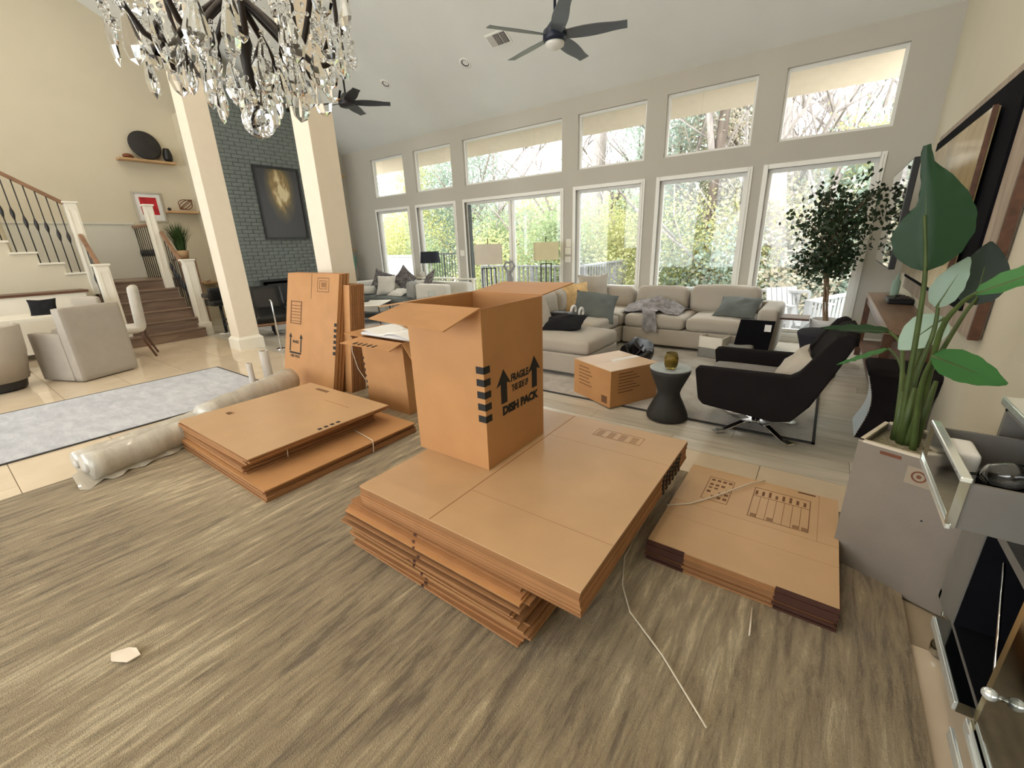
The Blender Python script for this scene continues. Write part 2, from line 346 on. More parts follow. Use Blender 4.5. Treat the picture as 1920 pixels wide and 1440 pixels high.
def obj(name, g, m, parent=None, smooth=False, bevel=0, weld=False, loc=None, rot=None, seg=2):
    me = g.mesh(name, smooth)
    if weld or bevel:
        bm = bmesh.new(); bm.from_mesh(me); bmesh.ops.remove_doubles(bm, verts=bm.verts, dist=1e-5)
        if bevel:
            es = [e for e in bm.edges if len(e.link_faces) == 2 and e.calc_face_angle(0) > .6]
            bmesh.ops.bevel(bm, geom=es, offset=bevel, segments=seg, profile=.5, affect='EDGES')
        bm.to_mesh(me); bm.free()
        if smooth: me.polygons.foreach_set('use_smooth', [True]*len(me.polygons))
    o = link(name, me, m, parent, loc, rot)
    if name in ('printed_mark', 'printed_label', 'printed_grid', 'printed_lines') or (name == 'printed_stripe' and len(g.v) > 16): o['kind'] = 'stuff'
    return o

def tag(o, label, cat, group=None, kind=None):
    o['label'] = label; o['category'] = cat
    if group: o['group'] = group
    if kind: o['kind'] = kind
    return o

def thing(name, label, cat, loc=(0, 0, 0), rz=0, group=None):
    o = bpy.data.objects.new(name, None); COL.objects.link(o); o.location = loc; o.rotation_euler = (0, 0, rz)
    o.empty_display_size = .1
    return tag(o, label, cat, group)

def struct(name, g, m, parent=None, **k):
    o = obj(name, g, m, parent, **k)
    if parent is None: o['kind'] = 'structure'
    return o

def sroot(name, loc=(0, 0, 0)):
    o = bpy.data.objects.new(name, None); COL.objects.link(o); o.location = loc; o['kind'] = 'structure'; return o

def copy_tree(o, parent=None):
    c = o.copy(); COL.objects.link(c)
    if parent is not None: c.parent = parent
    for ch in list(o.children): copy_tree(ch, c)
    return c

def text(body, size, mtx, m, parent, name='lettering', off=0.0, ext=.0006, align='CENTER', xs=1):
    cu = bpy.data.curves.new('t', 'FONT'); cu.body = body; cu.size = size; cu.extrude = ext; cu.offset = off; cu.align_x = align; cu.resolution_u = 3
    cu.space_line = .9
    to = bpy.data.objects.new('t', cu); COL.objects.link(to)
    bpy.context.view_layer.update()
    me = bpy.data.meshes.new_from_object(to.evaluated_get(bpy.context.evaluated_depsgraph_get()))
    bpy.data.objects.remove(to); bpy.data.curves.remove(cu)
    me.transform(mtx @ Matrix.Diagonal((xs, 1, 1, 1)))
    me.materials.clear(); me.materials.append(M[m])
    return link(name, me, None, parent)

def frame_mtx(origin, xa, ya):
    xa = Vector(xa).normalized(); ya = Vector(ya).normalized(); za = xa.cross(ya)
    m = Matrix((xa, ya, za)).transposed().to_4x4(); m.translation = Vector(origin); return m

# ================================================================== SETTING
XR, XL, XLB, YW, YB, ZC, SL, YR = .76, -10.5, -11.8, 7.3, -4.5, 3.77, .52, .2
def zc(y): return ZC+SL*(YW-y) if y > YR else ZC+SL*(YW-YR)-SL*(YR-y)
floor = struct('floor', G().box(XLB-.2, XR+.2, YB-.2, YW+.15, -.1, -.012), 'grout')
YT = 3.05
# cream tiles (front) and pale planks (behind the column line)
tm = G().box(.002, 1.198, .002, .598, -.012, 0).mesh('tile'); tm.materials.append(M['tile'])
for j in range(10):
    y1 = YT-.6*j
    for i in range(11):
        x0 = -.16+1.2*(i-10)+(0 if j % 2 == 0 else -.6)
        if i == 10 and x0+1.2 > XR+.3: pass
        if x0 < XLB-1.2: continue
        if y1 < -2.5: continue
        o = link('tile', tm, None, floor, (x0, y1-.6, 0))
pm = G().box(.0015, 1.8485, .0015, .1855, -.012, 0).mesh('plank'); pm.materials.append(M['plank'])
nrow = int((YW-YT)/.187)+1
for j in range(nrow):
    y0 = YT+.187*j; off = (j*.73) % 1.85
    for i in range(8):
        x0 = XR-off-1.85*i+.3
        if x0+1.85 < XLB or (y0 > 6.2 and x0+1.85 < XL): continue
        link('plank', pm, None, floor, (x0, y0, 0))

# window wall: openings
U = [(-9.40, -8.25), (-7.89, -6.76), (-6.42, -4.11), (-3.80, -2.63), (-2.33, -1.14), (-.82, .36)]
L = [(-9.37, -8.22), (-7.91, -6.75), (-6.44, -4.12), (-3.82, -2.64), (-2.35, -1.12), (-.88, .31)]
ZU0, ZU1, ZL0, ZL1 = 2.67, 3.51, .12, 2.35
g = G(); T = .15
def wallcol(xs, z0, z1):
    cur = XL-.15
    for a, b in xs: g.box(cur, a, YW, YW+T, z0, z1); cur = b
    g.box(cur, XR+.15, YW, YW+T, z0, z1)
wallcol(U, ZU0, ZU1); wallcol(L, ZL0, ZL1)
g.box(XL-.15, XR+.15, YW, YW+T, ZU1, ZC+.1); g.box(XL-.15, XR+.15, YW, YW+T, ZL1, ZU0)
cur = XL-.15
for i, (a, b) in enumerate(L):
    g.box(cur, b, YW, YW+T, 0, ZL0) if i != 2 else g.box(cur, b, YW, YW+T, 0, .03)
    cur = b
g.box(cur, XR+.15, YW, YW+T, 0, ZL0)
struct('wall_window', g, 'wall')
wn = 0
def window(a, b, z0, z1, case=.055, y=YW, s=1, split=False, kind='window'):
    global wn; wn += 1
    r = sroot('%s_%d' % (kind, wn if kind == 'window' else 1), ((a+b)/2, y, z0))
    hw = (b-a)/2; h = z1-z0
    if case:
        c = G()
        for w, d in ((case, .02), (case*.45, .032)):
            o_ = w
            c.box(-hw-o_, -hw+.004, -d*s if s > 0 else 0, 0 if s > 0 else d, -o_, h+o_); c.box(hw-.004, hw+o_, -d*s if s > 0 else 0, 0 if s > 0 else d, -o_, h+o_)
            c.box(-hw, hw, -d if s > 0 else 0, 0 if s > 0 else d, h-.004, h+o_); c.box(-hw, hw, -d if s > 0 else 0, 0 if s > 0 else d, -o_, .004)
        obj('window_casing', c, 'trim', r)
    f = G(); fwd = .035 if case == 0 else .05
    y0, y1 = .05*s, .11*s
    if y0 > y1: y0, y1 = y1, y0
    f.box(-hw, -hw+fwd, y0, y1, 0, h); f.box(hw-fwd, hw, y0, y1, 0, h); f.box(-hw+fwd, hw-fwd, y0, y1, 0, fwd); f.box(-hw+fwd, hw-fwd, y0, y1, h-fwd, h)
    obj('window_frame', f, 'trim', r)
    if split:
        obj('door_stile', G().box(-.06, -.005, .03, .10, fwd, h-fwd), 'trim', r); obj('door_stile', G().box(.005, .05, .06, .12, fwd, h-fwd), 'trim', r)
        obj('sliding_track', G().box(-hw+.05, -hw+.08, .02, .1, fwd, h-fwd), 'greyfab', r)
        for p, q in ((-hw+fwd, -.03), (.03, hw-fwd)): obj('pane', G().box(p, q, .078, .084, fwd, h-fwd), 'glass', r)
        obj('door_handle', G().box(-.055, -.03, -.01, .03, .95, 1.15), 'chrome', r)
    else: obj('pane', G().box(-hw+fwd, hw-fwd, .078*s, .084*s, fwd, h-fwd), 'glass', r)
    return r
for a, b in U: window(a, b, ZU0, ZU1, case=0); portal(a, b, YW+.12, ZU0, ZU1, -1)
for i, (a, b) in enumerate(L):
    if i == 2: window(a, b, .03, ZL1, kind='door', split=True)
    else: window(a, b, ZL0, ZL1)
    portal(a, b, YW+.14, ZL0, ZL1, -1)
# back wall (behind the camera) with unseen windows added to let in more light
g = G(); BW = [(-11.2, -8.4), (-7.8, -4.6), (-4.0, -.4)]
cur = XLB-.15
for a, b in BW: g.box(cur, a, YB-T, YB, 0, 5.1); g.box(a, b, YB-T, YB, 0, .25); g.box(a, b, YB-T, YB, 3.7, 5.1); cur = b
g.box(cur, XR+.15, YB-T, YB, 0, 5.1)
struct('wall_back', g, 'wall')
for a, b in BW: window(a, b, .25, 3.7, y=YB, s=-1); portal(a, b, YB-.12, .25, 3.7, 1)
# right wall, left walls
def gable(x0, x1, y0, y1, m, name):
    ys = [y0]+([YR] if y0 < YR < y1 else [])+[y1]; g = G(); n = len(ys)
    vs = [(x, y, z) for x in (x0, x1) for y, z in [(y, 0) for y in ys]+[(y, zc(y)+.05) for y in reversed(ys)]]
    k = 2*n; g.add(vs, [tuple(range(k-1, -1, -1)), tuple(range(k, 2*k))]+[(i, (i+1) % k, (i+1) % k+k, i+k) for i in range(k)])
    return struct(name, g, m)
gable(XR, XR+.15, YB-.1, YW+.1, 'wall_lit', 'wall_right')
gable(XLB-.15, XLB, -.2, 6.3, 'wall_lit', 'wall_left'); struct('wall_left', G().box(XLB-.15, XL, 6.2, 6.3, 0, zc(6.3)+.03), 'wall_lit')
g = G().box(XLB-.15, XLB, YB-.1, -4.1, 0, 7).box(XLB-.15, XLB, -2.5, -.2, 0, 7).box(XLB-.15, XLB, -4.1, -2.5, 0, .4).box(XLB-.15, XLB, -4.1, -2.5, 2.8, 7)
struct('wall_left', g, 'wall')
wl = window(-.8, .8, .4, 2.8); wl.location = (XLB, -3.3, .4); wl.rotation_euler = (0, 0, PI/2)  # unseen window, added to brighten the left of the room
l_ = bpy.data.lights.new('window_portal', 'AREA'); l_.shape = 'RECTANGLE'; l_.size = 1.6; l_.size_y = 2.4; l_.cycles.is_portal = True
o_ = bpy.data.objects.new('window_portal', l_); COL.objects.link(o_); o_.location = (XLB-.13, -3.3, 1.6); o_.rotation_euler = (PI/2, 0, -PI/2)
for (x, y) in LAMPS: pass
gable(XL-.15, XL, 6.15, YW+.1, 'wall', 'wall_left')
g = G()
for ya, yb in ((YW+.15, YR), (YR, YB-.2)):
    za, zb = (zc(YW)-SL*.15, zc(YR)) if ya > YR else (zc(YR), zc(YB-.2))
    g.hexa([(XLB-.2, yb, zb), (XR+.2, yb, zb), (XR+.2, ya, za), (XLB-.2, ya, za)], [(XLB-.2, yb, zb+.12), (XR+.2, yb, zb+.12), (XR+.2, ya, za+.12), (XLB-.2, ya, za+.12)])
struct('ceiling', g, 'ceiling')
struct('trim_1', G().hexa([(XL-2, YW+.15, ZC-.063), (XR+3, YW+.15, ZC-.063), (XR+3, 8.22, ZC-.39), (XL-2, 8.22, ZC-.39)], [(XL-2, YW+.15, ZC+.06), (XR+3, YW+.15, ZC+.06), (XR+3, 8.22, ZC-.27), (XL-2, 8.22, ZC-.27)]), 'soffit')
g = G()
cur = XL
for i, (a, b) in enumerate(L):
    if i == 2: g.box(cur, a-.06, YW-.015, YW, 0, .11); cur = b+.06
g.box(cur, XR, YW-.015, YW, 0, .06)
g.box(L[-1][1]+.06, XR, YW-.018, YW, 0, .13)
struct('baseboard_window', g, 'trim')
struct('baseboard_right', G().box(XR-.015, XR, YB, YW, 0, .13), 'trim')
struct('baseboard_left', G().box(XL, XL+.015, 6.2, YW, 0, .13), 'trim')

# columns
for k, (x0, y0_, lab) in enumerate(((-7.62, 2.985, 'left cream square column beside the stairs'), (-4.845, 3.065, 'right cream square column behind the standing flattened boxes'))):
    r = thing('column', lab, 'column', (x0, y0_, 0), 0, 'square room columns')
    r['kind'] = 'structure'
    obj('shaft', G().box(-.155, .155, -.155, .155, .2, zc(3.1)-.09), 'column', r, bevel=.006)
    pl = G().box(-.19, .19, -.19, .19, 0, .17)
    pl.hexa([(-.19, -.19, .17), (.19, -.19, .17), (.19, .19, .17), (-.19, .19, .17)], [(-.155, -.155, .21), (.155, -.155, .21), (.155, .155, .21), (-.155, .155, .21)])
    obj('plinth', pl, 'white', r)

# chimney breast of painted brick
CY0, CY1, CX = 4.2, 6.2, -10.0
ch = thing('chimney_breast', 'dark green-grey painted brick chimney breast between the columns', 'chimney', (CX, 5.2, 0)); ch['kind'] = 'structure'
OY0, OY1, OZ = 4.5, 5.75, .87
g = G()
g.box(-.6, -.02, -1.0, OY0-5.2, 0, zc(4.2)-.02); g.box(-.6, -.02, OY1-5.2, 1.0, 0, zc(6.2)-.02)
g.box(-.6, -.02, OY0-5.2, OY1-5.2, OZ, zc(5.7)-.02); g.box(-.6, -.5, OY0-5.2, OY1-5.2, 0, OZ)
obj('mortar_bed', g, 'mortar', ch)
obj('plastered_flank', G().box(-1.95, -.6, -.995, 1.0, 0, zc(6.2)-.02), 'wall_lit', ch)
obj('shaded_side_face', G().box(-.6, -.0, -1.012, -1.0, 0, zc(4.2)-.05), 'charcoal', ch)  # charcoal sheet paints in the shade on the chimney's side
bm_ = G().box(-.02, .004, .004, .218, .004, .073); bme = obj('brick', bm_, 'brick', ch, bevel=.004, seg=1); first = True; rest = G(); cnt = 0
for r_ in range(0, 62):
    z = .075*r_
    for c_ in range(-1, 9):
        y = -1.0+.222*c_+(.111 if r_ % 2 else 0)
        ya, yb = max(y, -1.0), min(y+.222, 1.0)
        if yb-ya < .05: continue
        zz = z
        if zz+.075 > zc(CY0)-1.1 and zz > 4.3: continue
        if zz < OZ and yb+5.2 > OY0 and ya+5.2 < OY1: continue
        whole = (yb-ya) > .21
        if whole and .85 < zz < 3.35 and cnt < 298 and not (4.85 < y+5.2 < 5.5 and 1.85 < zz < 3.1):
            o = bme if first else link('brick', bme.data, None, ch)
            o.location = (random.uniform(-.003, .004), y, z); first = False; cnt += 1
        else: rest.box(-.02, random.uniform(.001, .006), ya+.004, yb-.004, z+.004, z+.073)
o = obj('brick', rest, 'brick', ch); o['kind'] = 'stuff'
fs = G().box(.01, .035, OY0-5.2-.04, OY0-5.2, 0, OZ+.05).box(.01, .035, OY1-5.2, OY1-5.2+.04, 0, OZ+.05).box(.01, .035, OY0-5.2, OY1-5.2, OZ, OZ+.05)
obj('firebox_frame', fs, 'black', ch)
obj('firebox_lining', G().box(-.49, -.47, OY0-5.2, OY1-5.2, 0, OZ), 'liner', ch)
sc = thing('fireplace_screen', 'black metal framed fire screen standing in the fireplace opening', 'fire screen', (CX+.12, 5.15, 0))
for a in (-.6, -.28, .28, .6): obj('post', G().box(-.012, .012, a-.012, a+.012, 0, .82), 'black', sc)
obj('top_rail', G().box(-.012, .012, -.6, .6, .80, .82), 'black', sc)
obj('mesh_panel', G().box(-.003, .003, -.6, .6, .05, .8), 'charcoal', sc)

# ================================================================== STAIRS
st = thing('staircase', 'straight flight of brown wood steps rising to the landing at the far left', 'staircase', (-9.45, 2.5, 0)); st['kind'] = 'structure'
RS, TR = .178, .225
for k in range(6):
    x1 = -TR*k; x0 = -TR*(k+1) if k < 5 else -2.35
    ya, yb = (-.62, .55) if k < 5 else (-.62, .75)
    obj('riser', G().box(x1-.02, x1, ya, yb, RS*k, RS*(k+1)-.03), 'tread', st)
    obj('tread', G().box(x0, x1+.025, ya, yb, RS*(k+1)-.03, RS*(k+1)), 'tread', st, bevel=.006)
obj('stair_body', G().hexa([(-2.35, -.6, 0), (-.28, -.6, 0), (-.28, .54, 0), (-2.35, .54, 0)], [(-2.35, -.6, 1.03), (-1.45, -.6, 1.03), (-1.45, .54, 1.03), (-2.35, .54, 1.03)]), 'white', st)
# upper flight towards the camera side
us = thing('upper_stairs', 'white closed stringer with stepped edge climbing left from the landing', 'staircase', (-10.4, 1.85, 1.07)); us['kind'] = 'structure'
g = G(); y = 0; z = 0
for k in range(9):
    y0 = -.27*(k+1); y1 = -.27*k; zt = .175*(k+1)
    g.box(-1.38, 0, y0, y1, -1.07, zt)
    obj('tread', G().box(-1.38, .03, y0-.02, y1+.02, zt, zt+.028), 'tread' if k > 9 else 'white', us)
obj('stringer', g, 'wall_lit', us)
struct('trim_2', G().box(XLB, XLB+.03, 1.2, 3.0, 1.07, 2.12).box(XLB, XLB+.05, 1.2, 3.02, 2.12, 2.15), mat('pale_wainscot', (.66, .66, .60), .6))

def newel(x, y, z0, z1, lab, w=.115, plinth=True):
    r = thing('newel_post', lab, 'newel post', (x, y, z0), 0, 'square newel posts of the stairs'); h = z1-z0; a = w/2
    obj('post', G().box(-a, a, -a, a, 0, h-.03), 'white', r, bevel=.004)
    p = G()
    for s in (1, -1):
        for e in (-1, 1): p.box(s*a, s*(a+.006), e*a*.62-.006, e*a*.62+.006, .3, h-.12) if s > 0 else p.box(s*(a+.006), s*a, e*a*.62-.006, e*a*.62+.006, .3, h-.12)
        p.box(*((a, a+.006) if s > 0 else (-a-.006, -a)), -a*.62, a*.62, h-.13, h-.118)
    obj('moulding', p, 'white', r)
    if plinth: obj('plinth', G().box(-a-.022, a+.022, -a-.022, a+.022, 0, .24), 'white', r, bevel=.006)
    c = G().box(-a-.02, a+.02, -a-.02, a+.02, h-.03, h)
    obj('cap', c, 'white', r, bevel=.004)
    return r
newel(-9.72, 3.12, 0, 1.42, 'short white newel post at the right foot of the stairs', w=.17)
newel(-9.72, 1.9, 0, 1.40, 'short white newel post at the left foot of the stairs', w=.17)
newel(-10.5, 2.97, .89, 2.41, 'tall white newel post on the right of the landing', w=.13, plinth=False)
newel(-10.42, 1.90, .89, 2.40, 'tall white newel post left of the landing under the upper handrail', w=.15, plinth=False)

def baluster_mesh(h):
    g = G().tube([(0, 0, 0), (0, 0, h)], .0085, 6)
    g.lathe([(.009, h*.42), (.022, h*.47), (.026, h*.5), (.022, h*.53), (.009, h*.58)], n=8)
    return g
bal = baluster_mesh(.86).mesh('baluster', True); bal.materials.append(M['black'])
# upper handrail and balusters
ub = thing('stair_balustrade', 'brown handrail with black iron balusters along the upper flight', 'balustrade', (-10.42, 1.85, 1.07))
obj('handrail', G().bar((0, -.02, 1.30), (0, -2.5, 1.30+2.48*.175/.27*1.05), .06, .055), 'rail', ub, bevel=.01)
for k in range(23):
    y = -.09-.108*k; zt = .175*(int(-y/.27)+1)+.028
    hh = 1.28+(-y-.02)*.68-zt
    o = link('baluster', bal, None, ub, (0, y, zt)); o.scale = (1, 1, hh/.86)
for nm, yy, lab in (('right', 3.05, 'sloping brown handrail with black iron balusters right of the steps'), ('left', 1.9, 'sloping brown handrail with black iron balusters left of the steps')):
    a = thing('stair_balustrade', lab, 'balustrade', (-9.72, yy, 0))
    obj('handrail', G().bar((-.05, 0, 1.32), (-.70, 0, 1.92), .06, .055), 'rail', a, bevel=.01)
    for k in range(6):
        x = -.13-.105*k; zb = RS*(min(5, int((.27-.0-x)/TR))+0)
        zt = 1.32+(-x-.05)*.92-.02
        o = link('baluster', bal, None, a, (x, 0, zb)); o.scale = (1, 1, (zt-zb)/.86)
lb = thing('landing_balustrade', 'short run of black iron balusters guarding the landing beside the wall', 'balustrade', (-10.6, 3.0, 1.07))
obj('handrail', G().bar((-.02, 0, 1.0), (-1.18, .0, 1.0), .055, .05), 'rail', lb, bevel=.01)
for k in range(9): link('baluster', bal, None, lb, (-.12-.125*k, 0, .0)).scale = (1, 1, 1.13)

# ================================================================== WALL SHELVES on the left wall
def shelf(x, y0, y1, z, lab, d=.22):
    o = obj('wall_shelf', G().box(0, d, -(y1-y0)/2, (y1-y0)/2, -.04, 0), 'shelf', None, bevel=.004, loc=(x, (y0+y1)/2, z)); return tag(o, lab, 'shelf', 'floating oak wall shelves')
shelf(XLB, 3.05, 4.0, 3.36, 'long floating oak shelf high on the left wall under the dark disc')
shelf(XLB, 3.62, 4.19, 2.40, 'floating oak shelf beside the red picture with a wire sculpture')
shelf(XLB, 3.9, 4.19, .88, 'lowest floating wood shelf on the left wall near the stool', d=.3)
dsc = G().lathe([(.001, -.012), (.25, -.012), (.27, 0), (.25, .012), (.001, .012)], n=32); dsc.xf(Matrix.Rotation(PI/2-.15, 4, 'Y'))
tag(obj('wall_disc', dsc, 'conc', None, True, loc=(XLB+.09, 3.56, 3.64)), 'round dark disc standing on the high wall shelf', 'decor')
sh = G().ell((0, 0, 0), (.07, .085, .045)).ell((0, .05, -.01), (.05, .05, .03))
tag(obj('rust_bowl', sh, 'rust', None, True, loc=(XLB+.12, 3.22, 3.405)), 'small rust brown ornament at the left end of high shelf', 'decor')
va = G().lathe([(.05, 0), (.08, .06), (.085, .14), (.06, .24), (.05, .26), (.045, .25)], n=18)
tag(obj('black_vase', va, 'leather', None, True, loc=(XLB+.12, 3.9, 3.36)), 'black vase at the right end of the high wall shelf', 'vase')
wk = G()
for a in range(3):
    wk.tube([(.02*math.sin(t*2+a), .13*math.cos(t), .12+.10*math.sin(t+a*.7)) for t in [i*2*PI/20 for i in range(21)]], .008, 6)
tag(obj('wire_sculpture', wk, 'rust', None, True, loc=(XLB+.12, 4.0, 2.42)), 'looped rusty wire sculpture on the middle wall shelf', 'sculpture')
tag(obj('small_orb', G().ell((0, 0, .035), .035), 'conc', None, True, loc=(XLB+.12, 3.68, 2.40)), 'small dark orb left of the wire sculpture on wall shelf', 'decor')
tag(obj('white_bowl', G().lathe([(.03, 0), (.06, .05), (.065, .06), (.055, .055)], n=14), 'paper', None, True, loc=(XLB+.15, 4.05, .88)), 'little white bowl on the lowest wall shelf', 'bowl')
# red picture
rp = thing('framed_picture', 'small silver framed print with a red square on the left wall', 'picture', (XLB, 3.37, 2.47))
obj('frame', G().box(0, .03, -.25, -.22, -.29, .29).box(0, .03, .22, .25, -.29, .29).box(0, .03, -.22, .22, .26, .29).box(0, .03, -.22, .22, -.29, -.26), 'silver', rp)
obj('mat_board', G().box(0, .012, -.22, .22, -.26, .26), 'paper', rp); obj('print', G().box(.012, .015, -.14, .15, -.15, .19), 'red', rp)
# shelves and ornaments near the window corner
for z, lab, d in ((3.28, 'small oak shelf high in the corner by the first window', .16), (1.49, 'small oak corner shelf below the twisted iron ornament', .2), (.62, 'lowest dark shelf in corner behind the agave', .2)):
    o = obj('wall_shelf', G().box(0, d, -.25, .25, -.04, 0), 'shelf' if z > 1 else 'dwood', None, loc=(XL, 6.95, z)); tag(o, lab, 'shelf', 'floating corner shelves')
tag(obj('dark_bowl', G().lathe([(.04, 0), (.09, .07), (.1, .16), (.07, .2)], n=16), 'conc', None, True, loc=(XL+.09, 6.98, 3.28)), 'dark rounded pot on the highest corner shelf', 'vase')
wk = G().tube([(0, 0, .0), (0, .02, .1), (0, -.03, .2), (0, .03, .3), (0, 0, .38)], .012, 6)
wk.tube([(.0, .04*math.cos(t), .2+.14*math.sin(t)) for t in [i*2*PI/16 for i in range(17)]], .008, 6)
tag(obj('iron_ornament', wk, 'black', None, True, loc=(XL+.1, 6.98, 1.49)), 'twisted black iron ornament on the corner shelf', 'sculpture')
tag(obj('wood_mask', G().bar((0, 0, 0), (0, .05, .85), .03, .05), 'dwood', None, loc=(XL+.03, 6.85, 1.95)), 'long thin dark wooden stick hanging between corner shelves', 'decor')
# painting on the chimney
pt = thing('framed_painting', 'large dark framed abstract painting with gold strokes on the chimney', 'painting', (CX+.01, 5.25, 2.485))
obj('frame', G().box(0, .045, -.49, -.45, -.73, .73).box(0, .045, .45, .49, -.73, .73).box(0, .045, -.45, .45, .69, .73).box(0, .045, -.45, .45, -.73, -.69), 'black', pt)
mm, t_, b_ = new_mat('abstract_canvas'); b_.inputs['Roughness'].default_value = .35
tc = t_.nodes.new('ShaderNodeTexCoord')
mpp = t_.nodes.new('ShaderNodeMapping'); mpp.inputs['Scale'].default_value = (1, 3.2, 1.5); t_.links.new(tc.outputs['Object'], mpp.inputs[0])
nz = t_.nodes.new('ShaderNodeTexNoise'); nz.inputs['Scale'].default_value = 2.4; nz.inputs['Detail'].default_value = 6; t_.links.new(mpp.outputs[0], nz.inputs[0])
gr = t_.nodes.new('ShaderNodeTexGradient'); gr.gradient_type = 'SPHERICAL'
mp2 = t_.nodes.new('ShaderNodeMapping'); mp2.inputs['Location'].default_value = (0, -.05, -.42); mp2.inputs['Scale'].default_value = (1, 3.0, 1.35); t_.links.new(tc.outputs['Object'], mp2.inputs[0]); t_.links.new(mp2.outputs[0], gr.inputs[0])
ml = t_.nodes.new('ShaderNodeMath'); ml.operation = 'MULTIPLY'; t_.links.new(nz.outputs[0], ml.inputs[0]); t_.links.new(gr.outputs[0], ml.inputs[1])
cr = t_.nodes.new('ShaderNodeValToRGB'); e = cr.color_ramp.elements; e[0].position = .0; e[0].color = (.045, .045, .05, 1); e[1].position = .36; e[1].color = (.70, .60, .36, 1)
x = e.new(.17); x.color = (.12, .10, .055, 1)
x = e.new(.27); x.color = (.30, .20, .07, 1)
t_.links.new(ml.outputs[0], cr.inputs[0]); t_.links.new(cr.outputs[0], b_.inputs['Base Color'])
obj('canvas', G().box(.002, .02, -.45, .45, -.69, .69), mm, pt)
# faux grass pot standing on the ledge by the stairs
def blades(n, h, spread, w, name_mat, seed=1, up=.0, root=.05):
    rd = random.Random(seed); g = G()
    for i in range(n):
        a = rd.uniform(0, 2*PI); hh = h*rd.uniform(.7, 1.05); sp = spread*rd.uniform(.1, 1)
        d = Vector((math.cos(a), math.sin(a), 0)); p0 = d*root*rd.random(); sd = Vector((-d.y, d.x, 0))*w/2
        pts = [p0+d*sp*(t**1.6)+Vector((0, 0, hh*(t-.18*t**3*sp/spread)+up)) for t in (0, .4, .75, 1)]
        vs = []
        for t, p in zip((1, .9, .6, .05), pts): vs += [p-sd*t, p+sd*t]
        g.add(vs, [(0, 1, 3, 2), (2, 3, 5, 4), (4, 5, 7, 6)])
    return g
gp = thing('potted_grass', 'tufted dark green grass plant in a tan pot right of the stairs', 'plant', (-10.6, 3.36, 1.42))
obj('pot', G().lathe([(.09, 0), (.115, .16), (.105, .16), (.1, .13), (.001, .13)], n=20), 'shelf', gp, True)
o = obj('blades', blades(260, .62, .30, .012, 'grass', 3, up=.12, root=.07), 'grass', gp); o['kind'] = 'stuff'
pd = thing('plant_stand', 'brown wooden ledge table holding the tufted grass plant', 'stand', (-10.6, 3.36, 0))
obj('top', G().box(-.16, .16, -.16, .16, 1.39, 1.42), 'rail', pd)
for sx in (-1, 1):
    for sy in (-1, 1): obj('leg', G().box(sx*.14-.012, sx*.14+.012, sy*.14-.012, sy*.14+.012, 0, 1.39), 'rail', pd)

# ================================================================== RUGS
def rug(name, x0, x1, y0, y1, m, lab, t=.018, edge=None, z=0):
    r = thing(name, lab, 'rug', ((x0+x1)/2, (y0+y1)/2, z)); a, b = (x1-x0)/2, (y1-y0)/2
    e = .02 if edge else 0
    nx, ny = int((x1-x0)/.06), int((y1-y0)/.06); g = G(); rd = noise
    vs = []; 
    for i in range(nx+1):
        for j in range(ny+1):
            x = -a+e+(2*a-2*e)*i/nx; y = -b+e+(2*b-2*e)*j/ny
            zz = t+.003*noise.noise(Vector((x*9+x0, y*3, 0))) if 0 < i < nx and 0 < j < ny else t*.75
            vs.append((x, y, zz))
    fs = [(i*(ny+1)+j, (i+1)*(ny+1)+j, (i+1)*(ny+1)+j+1, i*(ny+1)+j+1) for i in range(nx) for j in range(ny)]
    g.add(vs, fs); g.box(-a+e, a-e, -b+e, b-e, .001, t*.74)
    obj('pile', g, m, r, True)
    if edge: obj('binding', G().box(-a, a, -b, -b+e, .001, t*.9).box(-a, a, b-e, b, .001, t*.9).box(-a, -a+e, -b, b, .001, t*.9).box(a-e, a, -b, b, .001, t*.9), edge, r)
    return r
rug('dining_rug', -4.15, .48, -1.8, 2.68, 'rug', 'huge olive and cream streaked rug filling the foreground', t=.02)
rug('runner_rug', -6.66, -4.93, -3.5, 2.17, 'rug2', 'silvery grey rug with dark edge at left beside the plastic rolls', t=.012, edge='rugedge')
rug('living_rug', -3.9, .13, 3.6, 6.35, 'rug3', 'faded grey beige rug under the armchair and sofa', t=.014, edge='rugedge')
rug('seating_rug', -9.6, -6.3, 3.9, 6.6, 'rug3', 'pale patterned rug under the far seating group by the fireplace', t=.012)

# ================================================================== CARDBOARD
def flat_box(w, d, t, seam=None, rdm=None, face='card'):
    """one knocked-down carton lying flat: two walls of board with open fluted edges, crease lines and a centre slot"""
    r = G().box(-w/2, w/2, -d/2, d/2, 0, t)
    return r
LAST = [None]
def carton_flat(loc, w, d, t, lab, group, mats=('card', 'cardedge'), rz=0, seam=True, top=True, droop=0):
    r = thing('flattened_box', lab, 'cardboard box', loc, rz, group)
    e = .0022
    def sheet(z0, z1, m, nm, sgn):
        g = G(); n = 8
        vs = []
        for i in range(n+1):
            x = -w/2+w*i/n; dz = -droop*(i/n)**3
            for yy in (-d/2, d/2):
                for z in (z0, z1): vs.append((x, yy, z+dz))
        fs = []
        for i in range(n):
            a = i*4; fs += [(a, a+4, a+6, a+2), (a+1, a+3, a+7, a+5), (a, a+1, a+5, a+4), (a+2, a+6, a+7, a+3)]
        fs += [(0, 2, 3, 1), (n*4, n*4+1, n*4+3, n*4+2)]
        g.add(vs, fs); return obj(nm, g, m, r)
    sheet(0, t*.42, mats[1], 'lower_panel', 1); sheet(t*.46, t*.97, mats[0], 'upper_panel', 1); LAST[0] = r
    return r
rd = random.Random(3)
